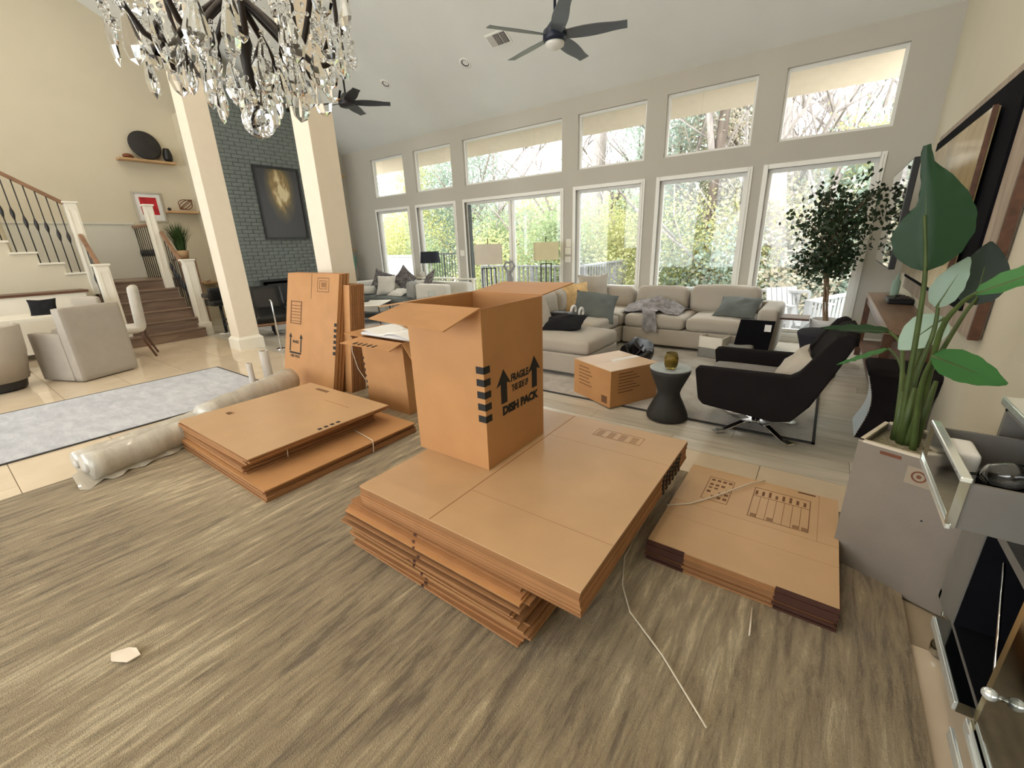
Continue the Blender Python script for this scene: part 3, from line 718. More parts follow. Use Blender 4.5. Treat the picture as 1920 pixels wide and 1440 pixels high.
# --- centre stack : lower fanned bundle, upper tidy bundle
z = .02; n = 24
for k in range(n):
    f = k/n
    j = (rd.uniform(-.022, .022), rd.uniform(-.02, .025))
    wv = .03*math.sin(f*9)
    x0, x1 = -1.80-.03*(k in (5, 6))+wv*.5, -.74+wv
    t = .0103
    carton_flat(((x0+x1)/2+j[0], 1.63+j[1]+.02*math.sin(f*7), z), x1-x0, 1.28, t, 'lowest flattened box of the centre stack, flat on the rug' if k == 0 else 'flattened box directly under the neat upper bundle of centre stack' if k == n-1 else 'brown flattened box in the fanned lower part of the centre stack', 'flattened boxes low in the centre stack', rz=rd.uniform(-.012, .012), mats=('cardedge' if k % 3 else 'card', 'cardedge'), droop=0)
    q = -.02+.035*math.sin(k*.45)+rd.uniform(-.008, .008); obj('slot_end', G().box(q-.006-.004*(k % 3), q+.006, -.6415, -.635, 0, t*1.05), 'carddark', COL.objects[-1] if False else LAST[0])
    z += t
zb = z
for k in range(9):
    j = (rd.uniform(-.006, .006), rd.uniform(-.006, .006)); t = (.378-zb)/9
    last = k == 8
    r = carton_flat((-1.115+j[0], 1.705+j[1], z), 1.225, 1.35, t, 'topmost flattened box of the centre stack, carrying the open dish pack box' if last else 'brown flattened box in the neat upper bundle of the centre stack', 'flattened boxes in the upper centre bundle', mats=('cardskylit' if last else 'cardedge', 'cardedge'), rz=0 if last else rd.uniform(-.004, .004))
    if not last:
        sp = G()
        for i in range(6): sp.box(.606, .6175, .22+i*.055+.008*(k % 2), .245+i*.055+.008*(k % 2), t*.05, t*.9)
        obj('printed_stripe', sp, 'ink', r)
    z += t
    if last:
        obj('centre_slot', G().box(-.118, -.112, -.675, .675, t*.97, t*.985), 'cardedge', r)
        obj('crease', G().box(-.11, .61, -.401, -.397, t*.97, t*.98), 'crease', r); obj('crease', G().box(-.11, .61, .33, .333, t*.97, t*.98), 'crease', r)
        p = G(); xa, xb, ya, yb = .11, .40, .47, .57
        for q in (xa, xb): p.box(q-.001, q+.001, ya, yb, t, t+.0006)
        for q in (ya, yb): p.box(xa, xb, q-.001, q+.001, t, t+.0006)
        for i in range(4):
            for c in range(5): p.box(xa+.015+i*.07, xa+.055+i*.07, ya+.012+c*.016, ya+.016+c*.016, t, t+.0006)
        obj('printed_label', p, 'brownink', r)
        sp = G()
        for i in range(9): sp.box(-.6125-.004, -.6125+.03, .30+i*.04, .315+i*.04, t, t+.0006)
        obj('printed_stripe', sp, 'ink', r)
ZS = z
# printed black stripes on the right edge of the centre bundle
# --- right stack
z = .02; n = 9
for k in range(n):
    t = .0122; last = k == n-1
    j = (rd.uniform(-.006, .006), rd.uniform(-.006, .006)) if not last else (0, 0)
    r = carton_flat((-.125+j[0], 2.16+j[1], z), .74, .86, t, 'topmost light flattened box with printed grid, right of the centre stack' if last else 'flattened box with dark brown corners in the low right stack', 'flattened boxes in the low right stack', mats=('cardskylit' if last else 'cardedge', 'cardedge'))
    obj('dark_corner', G().box(-.372, -.2, -.433, -.428, 0, t*.97), 'carddark', r); obj('dark_corner', G().box(.16, .3735, -.433, -.428, 0, t*.97), 'carddark', r); obj('dark_edge', G().box(.37, .3735, -.428, -.30, 0, t*.97), 'carddark', r)
    z += t
    if last:
        p = G()
        def rect(xa, xb, ya, yb, w=.0016): 
            p.box(xa, xb, ya-w, ya+w, t, t+.0006); p.box(xa, xb, yb-w, yb+w, t, t+.0006); p.box(xa-w, xa+w, ya, yb, t, t+.0006); p.box(xb-w, xb+w, ya, yb, t, t+.0006)
        rect(-.245, -.115, .07, .33); rect(-.01, .25, .03, .34)
        for i in range(1, 7): p.box(-.01+.26*i/7-.001, -.01+.26*i/7+.001, .03, .25, t, t+.0006)
        p.box(-.01, .25, .249, .252, t, t+.0006)
        for i in range(8):
            x = -.003+i*.032; p.box(x, x+.012, .265, .30+.03*rd.random(), t, t+.0006)
        for i, (yy, h_) in enumerate(((.29, .03), (.235, .03), (.2, .02), (.15, .03), (.10, .035))):
            for q in range(4):
                if (i+q) % 5 < 4: p.box(-.232+q*.03, -.213+q*.03, yy, yy+h_*.7, t, t+.0006)
        for i in (0, 2, 5, 6): 
            for q in range(3): p.box(.0+i*.037, .026+i*.037, .037+q*.01, .042+q*.01, t, t+.0006)
        obj('printed_grid', p, 'brownink', r)
        [obj('crease', G().box(*q, t*.97, t*.98), 'crease', r) for q in ((-.37, .37, -.02, -.017), (-.37, .37, -.17, -.168), (.285, .288, -.017, .43))]
        obj('hand_slot', G().box(.19, .27, .405, .418, t*.97, t*.985), 'carddark', r)
ZR = z
tag(obj('plastic_strap', G().tube([(-.50, 2.05, ZR+.004), (-.40, 2.13, ZR+.006), (-.30, 2.27, ZR+.012), (-.16, 2.5, ZR+.02), (-.10, 2.585, ZR+.012)], .004, 6), 'string', None, True), 'thin light strap lying diagonally over the printed flattened box', 'strap')
# --- left stack: bottom bundle + narrower bundle + loose top sheets
z = .02
for k in range(8):
    j = (rd.uniform(-.01, .01), rd.uniform(-.008, .008)); t = .0108
    carton_flat((-3.30+j[0]+.012*math.sin(k), 1.53+j[1], z), 1.40, 1.22, t, 'lowest flattened box of the left stack, flat on the rug' if k == 0 else 'strapped flattened box with bare top projecting under the left stack' if k == 7 else 'brown flattened box in the strapped bottom bundle of the left stack', 'flattened boxes at the bottom of the left stack', rz=rd.uniform(-.006, .006), mats=('card' if k == 7 else 'cardedge', 'cardedge')); z += t
z += .002; za = z
for k in range(8):
    j = (rd.uniform(-.014, .014), rd.uniform(-.01, .01)); t = .0118
    carton_flat((-3.46+j[0], 1.46+j[1], z), 1.09, 1.03, t, 'brown flattened box in the middle of the left stack', 'flattened boxes in the middle of the left stack', rz=rd.uniform(-.012, .012), mats=('card' if k % 2 else 'cardedge', 'cardedge')); z += t
for k in range(4):
    t = .0105; last = k == 3; a_ = .03*(3-k)/3*rd.choice((-1, .6))
    r = carton_flat((-3.43+.008*k, 1.50, z+.001*k), 1.20, 1.11, t, 'topmost flattened box of the left stack with faint printing' if last else 'loose flattened box fanned near the top of the left stack', 'loose flattened boxes on the left stack', rz=a_, mats=('cardskylit' if last else 'cardedge', 'cardedge'))
    z += t
    if last:
        obj('centre_slot', G().box(.0, .36, .338, .344, t*.97, t*.985), 'cardedge', r, )
        p = G()
        for q in range(6): p.box(-.44+q*.012, -.432+q*.012, -.28, -.25+.015*(q % 2), t, t+.0006)
        for q in range(9): p.box(-.36+q*.022, -.345+q*.022, .46, .50, t, t+.0006)
        obj('printed_mark', p, 'brownink', r)
        sp = G()
        for i in range(4): sp.box(.54, .572, -.05+i*.05, -.02+i*.05, t, t+.0006)
        obj('printed_stripe', sp, 'ink', r)
ZL = z
def strap(pts, lab): tag(obj('plastic_strap', G().tube(pts, .0035, 6), 'string', None, True), lab, 'strap')
strap([(-2.885, 1.22, .12), (-2.88, 1.225, .195)], 'short white strap around the middle of the left stack')
strap([(-2.88, 1.76, .115), (-2.60, 1.72, .1145), (-2.582, 1.71, .10), (-2.578, 1.70, .03)], 'white strap around the bottom bundle of the left stack')

# --- carton (open dish-pack box)
def carton(loc, w, d, h, lab, mats=('card', 'card'), rz=0, flaps=(), t=.006, nm='open_box'):
    r = thing(nm, lab, 'cardboard box', loc, rz)
    a, b = w/2, d/2
    for i, bx in enumerate(((-a, a, -b, -b+t), (-a, a, b-t, b), (-a, -a+t, -b+t, b-t), (a-t, a, -b+t, b-t))):
        obj('side_panel', G().box(bx[0], bx[1], bx[2], bx[3], 0, h), mats[0], r)
    obj('base_panel', G().box(-a+t, a-t, -b+t, b-t, 0, t), mats[0], r)
    for pts in flaps: obj('flap', G().slab(pts, t), mats[0], r)
    return r
BW_, BD, BH = .515, .54, .838
bx = carton((-1.525, 1.765, ZS+.001), BW_, BD, BH, 'tall open dish pack box with black arrows standing on the centre stack',
            flaps=(((-.2575, -.27, BH), (-.30, -.475, BH-.055), (.215, -.475, BH-.075), (.2575, -.27, BH)),
                   ((-.2575, .27, BH), (.2575, .27, BH), (.27, .62, BH+.035), (-.27, .62, BH+.03)),
                   ((-.2575, -.27, BH), (-.2575, .27, BH), (-.50, .25, BH-.03), (-.50, -.26, BH-.035)),
                   ((.2535, -.26, BH-.006), (.2535, .26, BH-.006), (.22, .255, BH-.25), (.22, -.255, BH-.25))))
# corner stripes
for i in range(5):
    zz = BH-.572+.064*i
    obj('printed_stripe', G().box(-.048+.2575, .2575+.0012, -.2712, -.27, zz, zz+.036).box(.2575, .2587, -.2712, -.222, zz, zz+.036), 'ink', bx)
fm = frame_mtx((.2580, 0, 0), (0, 1, 0), (0, 0, 1))
def arrow(cy, z0, h):
    w = .026; hw = .062; hh = .075
    v = [(.2578, cy-w, z0), (.2578, cy+w, z0), (.2578, cy+w, z0+h-hh), (.2578, cy+hw, z0+h-hh-.012), (.2578, cy, z0+h), (.2578, cy-hw, z0+h-hh-.012), (.2578, cy-w, z0+h-hh)]
    obj('printed_arrow', G().slab(v, .0012), 'ink', bx)
arrow(-.115, .325, .185); arrow(.175, .330, .185)
text('FRAGILE', .056, frame_mtx((.2582, .032, .425), (0, 1, 0), (0, 0, 1)), 'ink', bx, off=.0022, xs=.80)
text('THIS SIDE UP', .052, frame_mtx((.2582, .032, .368), (0, 1, 0), (0, 0, 1)), 'ink', bx, off=.0014, xs=.52)
text('DISH PACK', .062, frame_mtx((.2582, .035, .262), (0, 1, 0), (0, 0, 1)), 'ink', bx, off=.0045, xs=1.08)

# --- box behind with paper on it
rb = carton((-3.23, 2.62, .0), .60, .50, .70, 'open box with white packing paper on its flaps behind the dish pack box',
            flaps=(((-.30, -.25, .70), (-.58, -.24, .705), (-.60, .24, .71), (-.30, .25, .70)),
                   ((-.30, -.25, .70), (.30, -.25, .70), (.31, -.40, .66), (-.42, -.40, .655)),
                   ((.30, -.25, .70), (.30, .25, .70), (.42, .25, .55), (.42, -.25, .55)),
                   ((.30, .25, .70), (-.30, .25, .70), (-.30, .45, .74), (.30, .45, .74))))
p = G()
for i in range(5): p.slab([(-.24+i*.07, -.385, .666), (-.205+i*.07, -.345, .6775), (-.195+i*.07, -.345, .6775), (-.21+i*.07, -.39, .665)], .001)
for i in range(6): p.box(-.303, -.300, -.25, -.235, .18+i*.06, .205+i*.06); p.box(-.30, -.285, -.2515, -.25, .18+i*.06, .205+i*.06)
obj('printed_stripe', p, 'ink', rb)
g = G(); nx, ny = 12, 8; vs = []
for i in range(nx+1):
    for j in range(ny+1):
        vs.append((-.36+.75*i/nx, -.26+.36*j/ny, .035+.016*math.sin(i*.9)+.010*noise.noise(Vector((i*.5, j*.6, 2)))))
g.add(vs, [(i*(ny+1)+j, (i+1)*(ny+1)+j, (i+1)*(ny+1)+j+1, i*(ny+1)+j+1) for i in range(nx) for j in range(ny)]); g.box(-.33, .36, -.24, .08, .0, .022)
tag(obj('packing_paper', g, 'paper', None, True, loc=(-3.22, 2.64, .715)), 'sheaf of white packing paper on the box behind', 'paper')
# --- flattened sheet on the floor behind the left stack
# --- two standing bundles leaning on the column
def lean_panel(x0, x1, y0, y1, h, th, lab, group, k, m=('card', 'cardedge'), nm='flattened_box'):
    r = thing(nm, lab, 'cardboard box', ((x0+x1)/2, y0, .0), 0, group); a = (x1-x0)/2; dy = y1-y0
    obj('front_panel', G().hexa([(-a, 0, .0), (a, 0, .0), (a, th*.46, .0), (-a, th*.46, .0)], [(-a, dy, h), (a, dy, h), (a, dy+th*.46, h), (-a, dy+th*.46, h)]), m[0], r)
    obj('rear_panel', G().hexa([(-a, th*.5, 0), (a, th*.5, 0), (a, th*.95, 0), (-a, th*.95, 0)], [(-a, dy+th*.5, h), (a, dy+th*.5, h), (a, dy+th*.95, h), (-a, dy+th*.95, h)]), m[1], r)
    return r
for k in range(9):
    r = lean_panel(-5.1, -4.07+.004*(k % 3), 2.30+.0125*k, 2.60+.0125*k, 1.258-.003*(k % 2), .0125, 'front standing flattened box with printed arrows leaning towards the column' if k == 0 else 'flattened box standing in the front upright bundle', 'standing flattened boxes, front bundle', k)
    if k == 0:
        ang = math.atan2(.30, 1.258)
        def fm2(x, s): return frame_mtx((x, s*math.sin(ang)-.0012, s*math.cos(ang)), (1, 0, 0), (0, math.sin(ang), math.cos(ang)))
        def quad(xa, xb, sa, sb, pp):
            q = lambda x, s: (x, s*math.sin(ang)-.0010, s*math.cos(ang)); pp.slab([q(xa, sa), q(xa, sb), q(xb, sb), q(xb, sa)][::-1], .0008)
        p = G()
        for xa in (-.40, -.17):
            quad(xa-.012, xa+.012, .40, .56, p); q = lambda x, s: (x, s*math.sin(ang)-.0010, s*math.cos(ang)); p.slab([q(xa-.035, .56), q(xa+.035, .56), q(xa, .61)], .0008)
        quad(-.41, -.16, .375, .395, p); 
        text('FRAGILE', .045, fm2(-.285, .50), 'ink', r, xs=.8, off=.001); text('DISH PACK', .04, fm2(-.285, .335), 'ink', r, xs=1.0, off=.001)
        quad(.0, .004, 1.02, 1.29, p)
        obj('printed_arrow', p, 'ink', r)
        p = G()
        for xa, xb, sa, sb in ((.12, .34, 1.10, 1.25), (.16, .30, 1.13, 1.22)):
            for e1 in ((xa, xa+.006, sa, sb), (xb-.006, xb, sa, sb), (xa, xb, sa, sa+.006), (xa, xb, sb-.006, sb)): quad(*e1, p)
        for i in range(3): quad(.20+i*.03, .215+i*.03, 1.15, 1.20, p)
        for e1 in ((-.42, -.40, .72, .98), (-.20, -.18, .72, .98), (-.42, -.18, .72, .73), (-.42, -.18, .97, .98)): quad(*e1, p)
        for i in range(6): quad(-.40, -.20, .75+i*.035, .757+i*.035, p)
        obj('printed_label', p, 'brownink', r)
        p = G()
        for i in range(6): quad(.47, .515, .45+i*.06, .485+i*.06, p)
        obj('printed_stripe', p, 'ink', r)
for k in range(14):
    lean_panel(-4.75+.004*(k % 3), -3.96+.005*(k % 2), 2.455+.0125*k, 2.62+.0125*k, 1.145-.004*(k % 3), .0125, 'flattened box standing in the rear upright bundle beside the column', 'standing flattened boxes, rear bundle', k, m=('card' if k == 0 else 'cardedge', 'cardedge'))
strap([(-3.94, 2.54, .62), (-3.90, 2.5, .48), (-3.84, 2.50, .30), (-3.76, 2.52, .18), (-3.66, 2.56, .1)], 'loose white strap hanging off the rear standing boxes')
# --- closed box in the living area
lbx = thing('closed_box', 'closed brown carton with printed lines beside the hourglass table', 'cardboard box', (-1.56, 3.86, .014), math.radians(-27))
a, b, h = .285, .29, .35
obj('body', G().box(-a, a, -b, b, 0, h), 'card', lbx)
obj('flap', G().box(-a, -.003, -b, b, h, h+.005), 'cardskylit', lbx, rot=None); obj('flap', G().box(.003, a, -b, b, h, h+.006), 'cardskylit', lbx)
obj('tape', G().box(-.03, .03, -.05, b, h+.006, h+.007), 'paper', lbx)
p = G()
for i in range(6): p.box(-.2, -.2+.16+.05*(i % 3)/2, -b-.001, -b, .30-i*.035, .308-i*.035)
for i in range(7): p.box(a, a+.001, -.2, -.02+.04*(i % 3), .31-i*.03, .318-i*.03)
p.box(.16, .24, -b-.001, -b, .03, .10)
obj('printed_lines', p, 'brownink', lbx)

# --- plastic rolls at left
def roll(p0, p1, r, lab, nm='plastic_roll', m='wrap', seed=0, sq=1.0):
    p0, p1 = Vector(p0), Vector(p1); n = 14; rr = thing(nm, lab, 'roll', tuple(p0))
    pts = [(p1-p0)*(i/n)+Vector((.006*math.sin(i*1.3+seed), 0, .004*math.sin(i*2+seed))) for i in range(n+1)]
    g = G().tube(pts, [r*(1+.05*noise.noise(Vector((i*.6, seed, 0)))) for i in range(n+1)], 20)
    obj('film', g, m, rr, True)
    d = (p1-p0).normalized()
    obj('core', G().tube([-d*.012, d*.05], r*.35, 14), 'tube', rr, True)
    return rr
roll((-3.93, .36, .125), (-4.13, 1.30, .125), .10, 'lower thick clear plastic roll lying along the big rug edge', seed=1)
roll((-4.10, .34, .115), (-4.33, 1.36, .115), .092, 'second plastic roll lying against the first, left side', seed=4)
roll((-4.14, 1.16, .16), (-4.60, 2.14, .16), .125, 'upper plastic roll lying behind the left cardboard stack', seed=7)
# loose film skirt
g = G(); vs = []; n = 24
for i in range(n+1):
    t = i/n; c = Vector((-3.93-.24*t, .28+1.08*t, 0)); 
    for q, (dx, z) in enumerate(((-.02, .10), (.06, .055), (.12+.03*math.sin(i*1.7), .028))): vs.append((c.x+dx, c.y, z+.008*math.sin(i*2.1+q)))
g.add(vs, [(i*3+q, (i+1)*3+q, (i+1)*3+q+1, i*3+q+1) for i in range(n) for q in range(2)])
tag(obj('loose_film', g, 'wrap', None, True), 'crumpled loose plastic film along the foot of the rolls', 'plastic film')
for (x, y, h, r, lab, tilt) in ((-5.40, 2.27, .36, .052, 'taller grey paper tube standing at the end of the silver rug', -.08), (-5.40, 2.08, .24, .032, 'shorter grey paper tube standing at the end of the silver rug', -.02)):
    o = thing('paper_tube', lab, 'tube', (x, y, .003 if y > 2.2 else .0132)); obj('tube_wall', G().lathe([(r, 0), (r, h), (r*.72, h), (r*.72, .01)], n=24, close=False), 'tube', o, True)
    obj('tube_core', G().lathe([(r*.71, .0), (r*.71, h*.98)], n=20, close=False), 'cardedge', o, True)
# scraps and string
g = G(); g.slab([(-.06, -.035, .0), (-.015, -.045, 0), (.05, -.01, .004), (.055, .03, .006), (.0, .03, .004), (-.035, .012, 0)], .003)
tag(obj('paper_scrap', g, 'tissue', None, loc=(-1.98, .095, .026)), 'torn cream paper scrap on the streaked rug at bottom left', 'scrap')
strap([(-.60, 2.0, .03), (-.58, 1.66, .03), (-.52, 1.49, .03), (-.44, 1.37, .03), (-.27, 1.25, .03), (-.17, 1.16, .03), (-.08, 1.08, .03)], 'long thin cut strap curling over the rug right of centre stack')
strap([(-.03, 1.67, .03), (-.02, 1.52, .03)], 'short white strap end on the rug before the low right stack')

# ================================================================== MAIN SOFA
sf = thing('sectional_sofa', 'large cream linen L-shaped sectional sofa along the windows', 'sofa', (-2.0, 6.4, 0))
def at(x, y): return (x+2.0, y-6.4)
def sbase(x0, x1, y0, y1, z0, z1, nm='base'):
    a, b = at(x0, y0), at(x1, y1); return obj(nm, G().box(a[0], b[0], a[1], b[1], z0, z1), 'linen', sf, bevel=.02, smooth=False)
def scush(x0, x1, y0, y1, z0, z1, r=.06, puff=.025, nm='seat_cushion', lump=.006, m='linen', par=None, tilt=None):
    a, b = at(x0, y0), at(x1, y1); c = ((a[0]+b[0])/2, (a[1]+b[1])/2, (z0+z1)/2); h = ((b[0]-a[0])/2, (b[1]-a[1])/2, (z1-z0)/2)
    g = G().soft((0, 0, 0), h, r, puff, n=12, lump=lump, seed=x0*3+y0)
    if tilt: g.xf(Matrix.Rotation(tilt[1], 4, tilt[0]))
    return obj(nm, g, m, par or sf, True, loc=c)
sbase(-2.32, -.56, 5.95, 6.95, .06, .29); sbase(-3.42, -2.34, 4.96, 6.95, .06, .29); sbase(-3.42, -1.98, 4.12, 4.94, .06, .29)
sbase(-3.42, -.56, 6.84, 7.0, .06, .62, 'back_frame'); sbase(-3.50, -3.36, 4.96, 6.98, .06, .62, 'back_frame')
obj('arm', G().soft((.0, 0, 0), (.115, .5, .285), .06, 0, n=12, lump=.004), 'linen', sf, True, loc=(*at(-.50, 6.46), .345))
scush(-2.30, -1.46, 5.93, 6.72, .29, .47); scush(-1.44, -.62, 5.93, 6.72, .29, .47)
scush(-3.32, -2.33, 5.9, 6.75, .29, .47); scush(-3.32, -2.34, 4.97, 5.88, .29, .47, lump=.014); scush(-3.40, -1.97, 4.11, 4.93, .29, .46, puff=.03)
for x0, x1, zt in ((-3.05, -2.42, .78), (-2.38, -1.6, .80), (-1.58, -.66, .83)): scush(x0, x1, 6.58, 6.86, .44, zt, r=.10, puff=.015, nm='back_cushion', lump=.02, tilt=('X', -.16))
for y0, y1 in ((4.98, 5.55), (5.57, 6.2)): scush(-3.40, -3.14, y0, y1, .45, .80, r=.10, puff=.01, nm='back_cushion', lump=.02, tilt=('Y', -.16))
def pillow(loc, rot, w, h, t, m, lab, nm='throw_pillow', grp='throw pillows'):
    return tag(obj(nm, G().pillow(w, h, t), m, None, True, loc=loc, rot=rot), lab, 'pillow', grp)
sfp = 'throw pillows on the sectional sofa'
pillow((-2.62, 5.62, .60), (math.radians(38), math.radians(8), math.radians(20)), .62, .56, .17, 'greyfab', 'large grey green pillow slouched in the sofa corner', grp=sfp)
pillow((-.88, 6.28, .60), (math.radians(30), 0, math.radians(-8)), .52, .42, .16, 'greyfab', 'grey green pillow against the right arm of sectional sofa', grp=sfp)
pillow((-2.52, 4.55, .55), (math.radians(14), math.radians(-4), math.radians(12)), .52, .40, .15, 'darkfab', 'dark charcoal pillow lying on the chaise end', grp=sfp)
pillow((-3.0, 4.62, .62), (math.radians(60), 0, math.radians(70)), .55, .52, .16, 'linen', 'cream pillow leaning on the chaise behind the dark pillow', grp=sfp)
pillow((-3.08, 5.95, .68), (math.radians(68), 0, math.radians(60)), .48, .46, .15, 'yellowpat', 'orange patterned pillow peeking out of the sofa corner', grp=sfp)
pillow((-3.02, 6.42, .74), (math.radians(75), 0, math.radians(40)), .5, .5, .15, 'linen', 'cream pillow with raised corner deep in sofa corner', grp=sfp)
# throw blanket heap
g = G(); n = 34; vs = []
for i in range(n+1):
    for j in range(n+1):
        u = i/n*2-1; v = j/n*2-1; x = u*.42+.05*noise.noise(Vector((v*2, u, 1))); y = v*.34+.06*noise.noise(Vector((u*2, v, 5)))
        r = math.sqrt(u*u+v*v); hgt = max(0, 1-r*r*.75)
        z = .16*hgt+.075*noise.noise(Vector((u*3.1+v*1.5, v*4.2, 3)))*hgt**.5+.03*abs(noise.noise(Vector((u*8, v*7, 9))))
        vs.append((x, y, max(z, .002)+.0))
g.add(vs, [(i*(n+1)+j, (i+1)*(n+1)+j, (i+1)*(n+1)+j+1, i*(n+1)+j+1) for i in range(n) for j in range(n)])
bl = thing('throw_blanket', 'rumpled grey throw blanket heaped on the sectional sofa', 'blanket', (-1.98, 6.38, .485))
obj('heap', g, mat('throw_grey', (.27, .26, .27), .9, var=.35, scale=14, bump=.4, bscale=60), bl, True)
g = G(); vs = []
for i in range(13):
    t = i/12; p = Vector((.02+.05*t, -.25-.22*min(1, t*1.6), .06)) if t < .5 else Vector((.05+.05*(t-.5), -.475, .06-.36*(t-.5)*2*.8))
    for q in range(6): vs.append((p.x-.10+.04*q+.01*math.sin(q*2+i), p.y+.012*math.sin(q*2.2), p.z+.01*math.cos(q*2)))
g.add(vs, [(i*6+q, (i+1)*6+q, (i+1)*6+q+1, i*6+q+1) for i in range(12) for q in range(5)])
obj('hanging_corner', g, bl.children[0].data.materials[0], bl, True)
# camera/bag items on the left seat
cb = thing('camera_bag', 'small black zipped bag lying on the left sofa seat', 'bag', (-2.86, 5.08, .50))
obj('body', G().soft((0, 0, .045), (.16, .1, .045), .03, .005, n=6), 'blackplastic', cb, True); obj('strap', G().tube([(.12, 0, .05), (.2, .08, .03), (.26, .04, .02), (.2, -.06, .015)], .008, 6), 'blackplastic', cb, True)
hp = G().tube([(.0, .07*math.cos(t), .07+.07*math.sin(t)) for t in [i*2*PI/18 for i in range(19)]], .018, 8)
hp.tube([(.12, .06*math.cos(t), .06+.06*math.sin(t)) for t in [i*2*PI/18 for i in range(19)]], .016, 8)
tag(obj('headphones', hp, 'paper', None, True, loc=(-2.80, 5.32, .50)), 'white over-ear headphones lying on the left sofa seat', 'headphones')
# black bag on the floor
bb = thing('tote_bag', 'crumpled shiny black bag on the floor between chaise and sofa', 'bag', (-1.78, 5.05, .014))
obj('body', G().soft((0, 0, .14), (.17, .13, .13), .05, .02, n=14, lump=.085, seed=3), 'leather', bb, True)
obj('side_fold', G().soft((.12, -.06, .08), (.10, .12, .09), .05, .02, n=10, lump=.07, seed=8), 'leather', bb, True)
obj('handle', G().tube([(-.1, -.1, .26), (-.05, -.16, .2), (.03, -.18, .1), (.1, -.16, .2), (.12, -.1, .27)], .012, 6), 'leather', bb, True)
# ================================================================== SIDE OBJECTS
ht_ = thing('hourglass_table', 'dark hourglass pedestal side table with pale grey top', 'side table', (-.945, 3.56, .014))
obj('base', G().lathe([(.168, 0), (.172, .02), (.16, .06), (.125, .14), (.10, .19), (.092, .225), (.10, .26), (.13, .33), (.16, .40), (.166, .437)], n=40), 'conc', ht_, True)
obj('top', G().lathe([(.166, .437), (.168, .445), (.160, .45), (.001, .451)], n=40), 'concTop', ht_)
cn = thing('candle_jar', 'amber glass candle jar on the hourglass table', 'candle', (-.93, 3.50, .466))
obj('jar', G().lathe([(.03, 0), (.045, .012), (.055, .04), (.056, .09), (.046, .135), (.043, .135), (.051, .09), (.05, .04), (.04, .02), (.001, .018)], n=28), 'amber', cn, True)
obj('wax', G().lathe([(.036, .022), (.048, .045), (.048, .075), (.001, .075)], n=24), 'wax', cn, True)
# armchair (faces -x)
ac = thing('swivel_armchair', 'charcoal velvet swivel armchair with chrome star base', 'armchair', (-.28, 3.70, .0))
def side(s, y0, y1):
    prof = [(-.40, .56), (-.42, .54), (-.385, .30), (-.36, .27), (.10, .235), (.20, .24), (.30, .30), (.40, .60), (.52, .86), (.49, .895), (.43, .89), (.36, .80), (.20, .575)]
    n = len(prof); vs = [(x, y, z) for y in (y0, y1) for x, z in prof]
    return G().add(vs, [tuple(range(n)), tuple(range(2*n-1, n-1, -1))]+[(i, i+n, (i+1) % n+n, (i+1) % n) for i in range(n)])
armp = [(-.40, .565), (-.42, .54), (-.38, .31), (-.34, .27), (.13, .225), (.24, .25), (.33, .38), (.42, .60), (.50, .82), (.49, .875), (.45, .895), (.40, .87), (.33, .76), (.24, .61), (.19, .575)]
def armg(y0, y1):
    n = len(armp); vs = [(x, y, z) for y in (y0, y1) for x, z in armp]
    return G().add(vs, [tuple(range(n)), tuple(range(2*n-1, n-1, -1))]+[(i, i+n, (i+1) % n+n, (i+1) % n) for i in range(n)])
for y0, y1 in ((-.39, -.31), (.31, .39)): obj('arm', armg(y0, y1), 'velvet', ac, bevel=.016, seg=3)
bg_ = G(); vs = []; nb = 12; ring = []
for i in range(nb+1):
    v = i/nb*2-1; y = .335*v; wrap = .02*abs(v)**2.5
    for (x, z) in ((.22, .25), (.36, .55), (.47, .80), (.525, .865-.05*v**4), (.50, .90-.06*v**4), (.44, .885-.06*v**4), (.36, .76), (.235, .50), (.12, .27)):
        vs.append((x-wrap*(1 if x < .46 else .4), y, z))
k = 9
fs = [(i*k+j, (i+1)*k+j, (i+1)*k+(j+1) % k, i*k+(j+1) % k) for i in range(nb) for j in range(k)]+[tuple(range(k)), tuple(range((nb+1)*k-1, nb*k-1, -1))]
bg_.add(vs, fs); obj('backrest', bg_, 'velvet', ac, True)
obj('seat_cushion', G().soft((-.08, 0, .39), (.32, .31, .07), .05, .02, n=8), mat('taupe_seat', (.16, .145, .135), .9, sheen=.3), ac, True)
obj('seat_shell', G().box(-.34, .24, -.31, .31, .25, .32), 'velvet', ac, bevel=.02)
obj('swivel_post', G().tube([(0, 0, .06), (0, 0, .27)], .03, 16), 'chrome', ac, True)
for a in (math.radians(225), math.radians(-42), math.radians(135), math.radians(42)):
    d = Vector((math.cos(a), math.sin(a), 0))
    g = G().bar(d*.02+Vector((0, 0, .075)), d*.12+Vector((0, 0, .075)), .06, .016).bar(d*.11+Vector((0, 0, .073)), d*.30+Vector((0, 0, .014)), .045, .014).bar(d*.285+Vector((0, 0, .018)), d*.36+Vector((0, 0, .018)), .06, .02)
    obj('star_leg', g, 'chrome', ac, bevel=.003)
pillow((-.09, 3.64, .55), (math.radians(5), math.radians(-58), 0), .34, .42, .14, 'linen', 'small beige pillow leaning back in the charcoal armchair', grp=None)
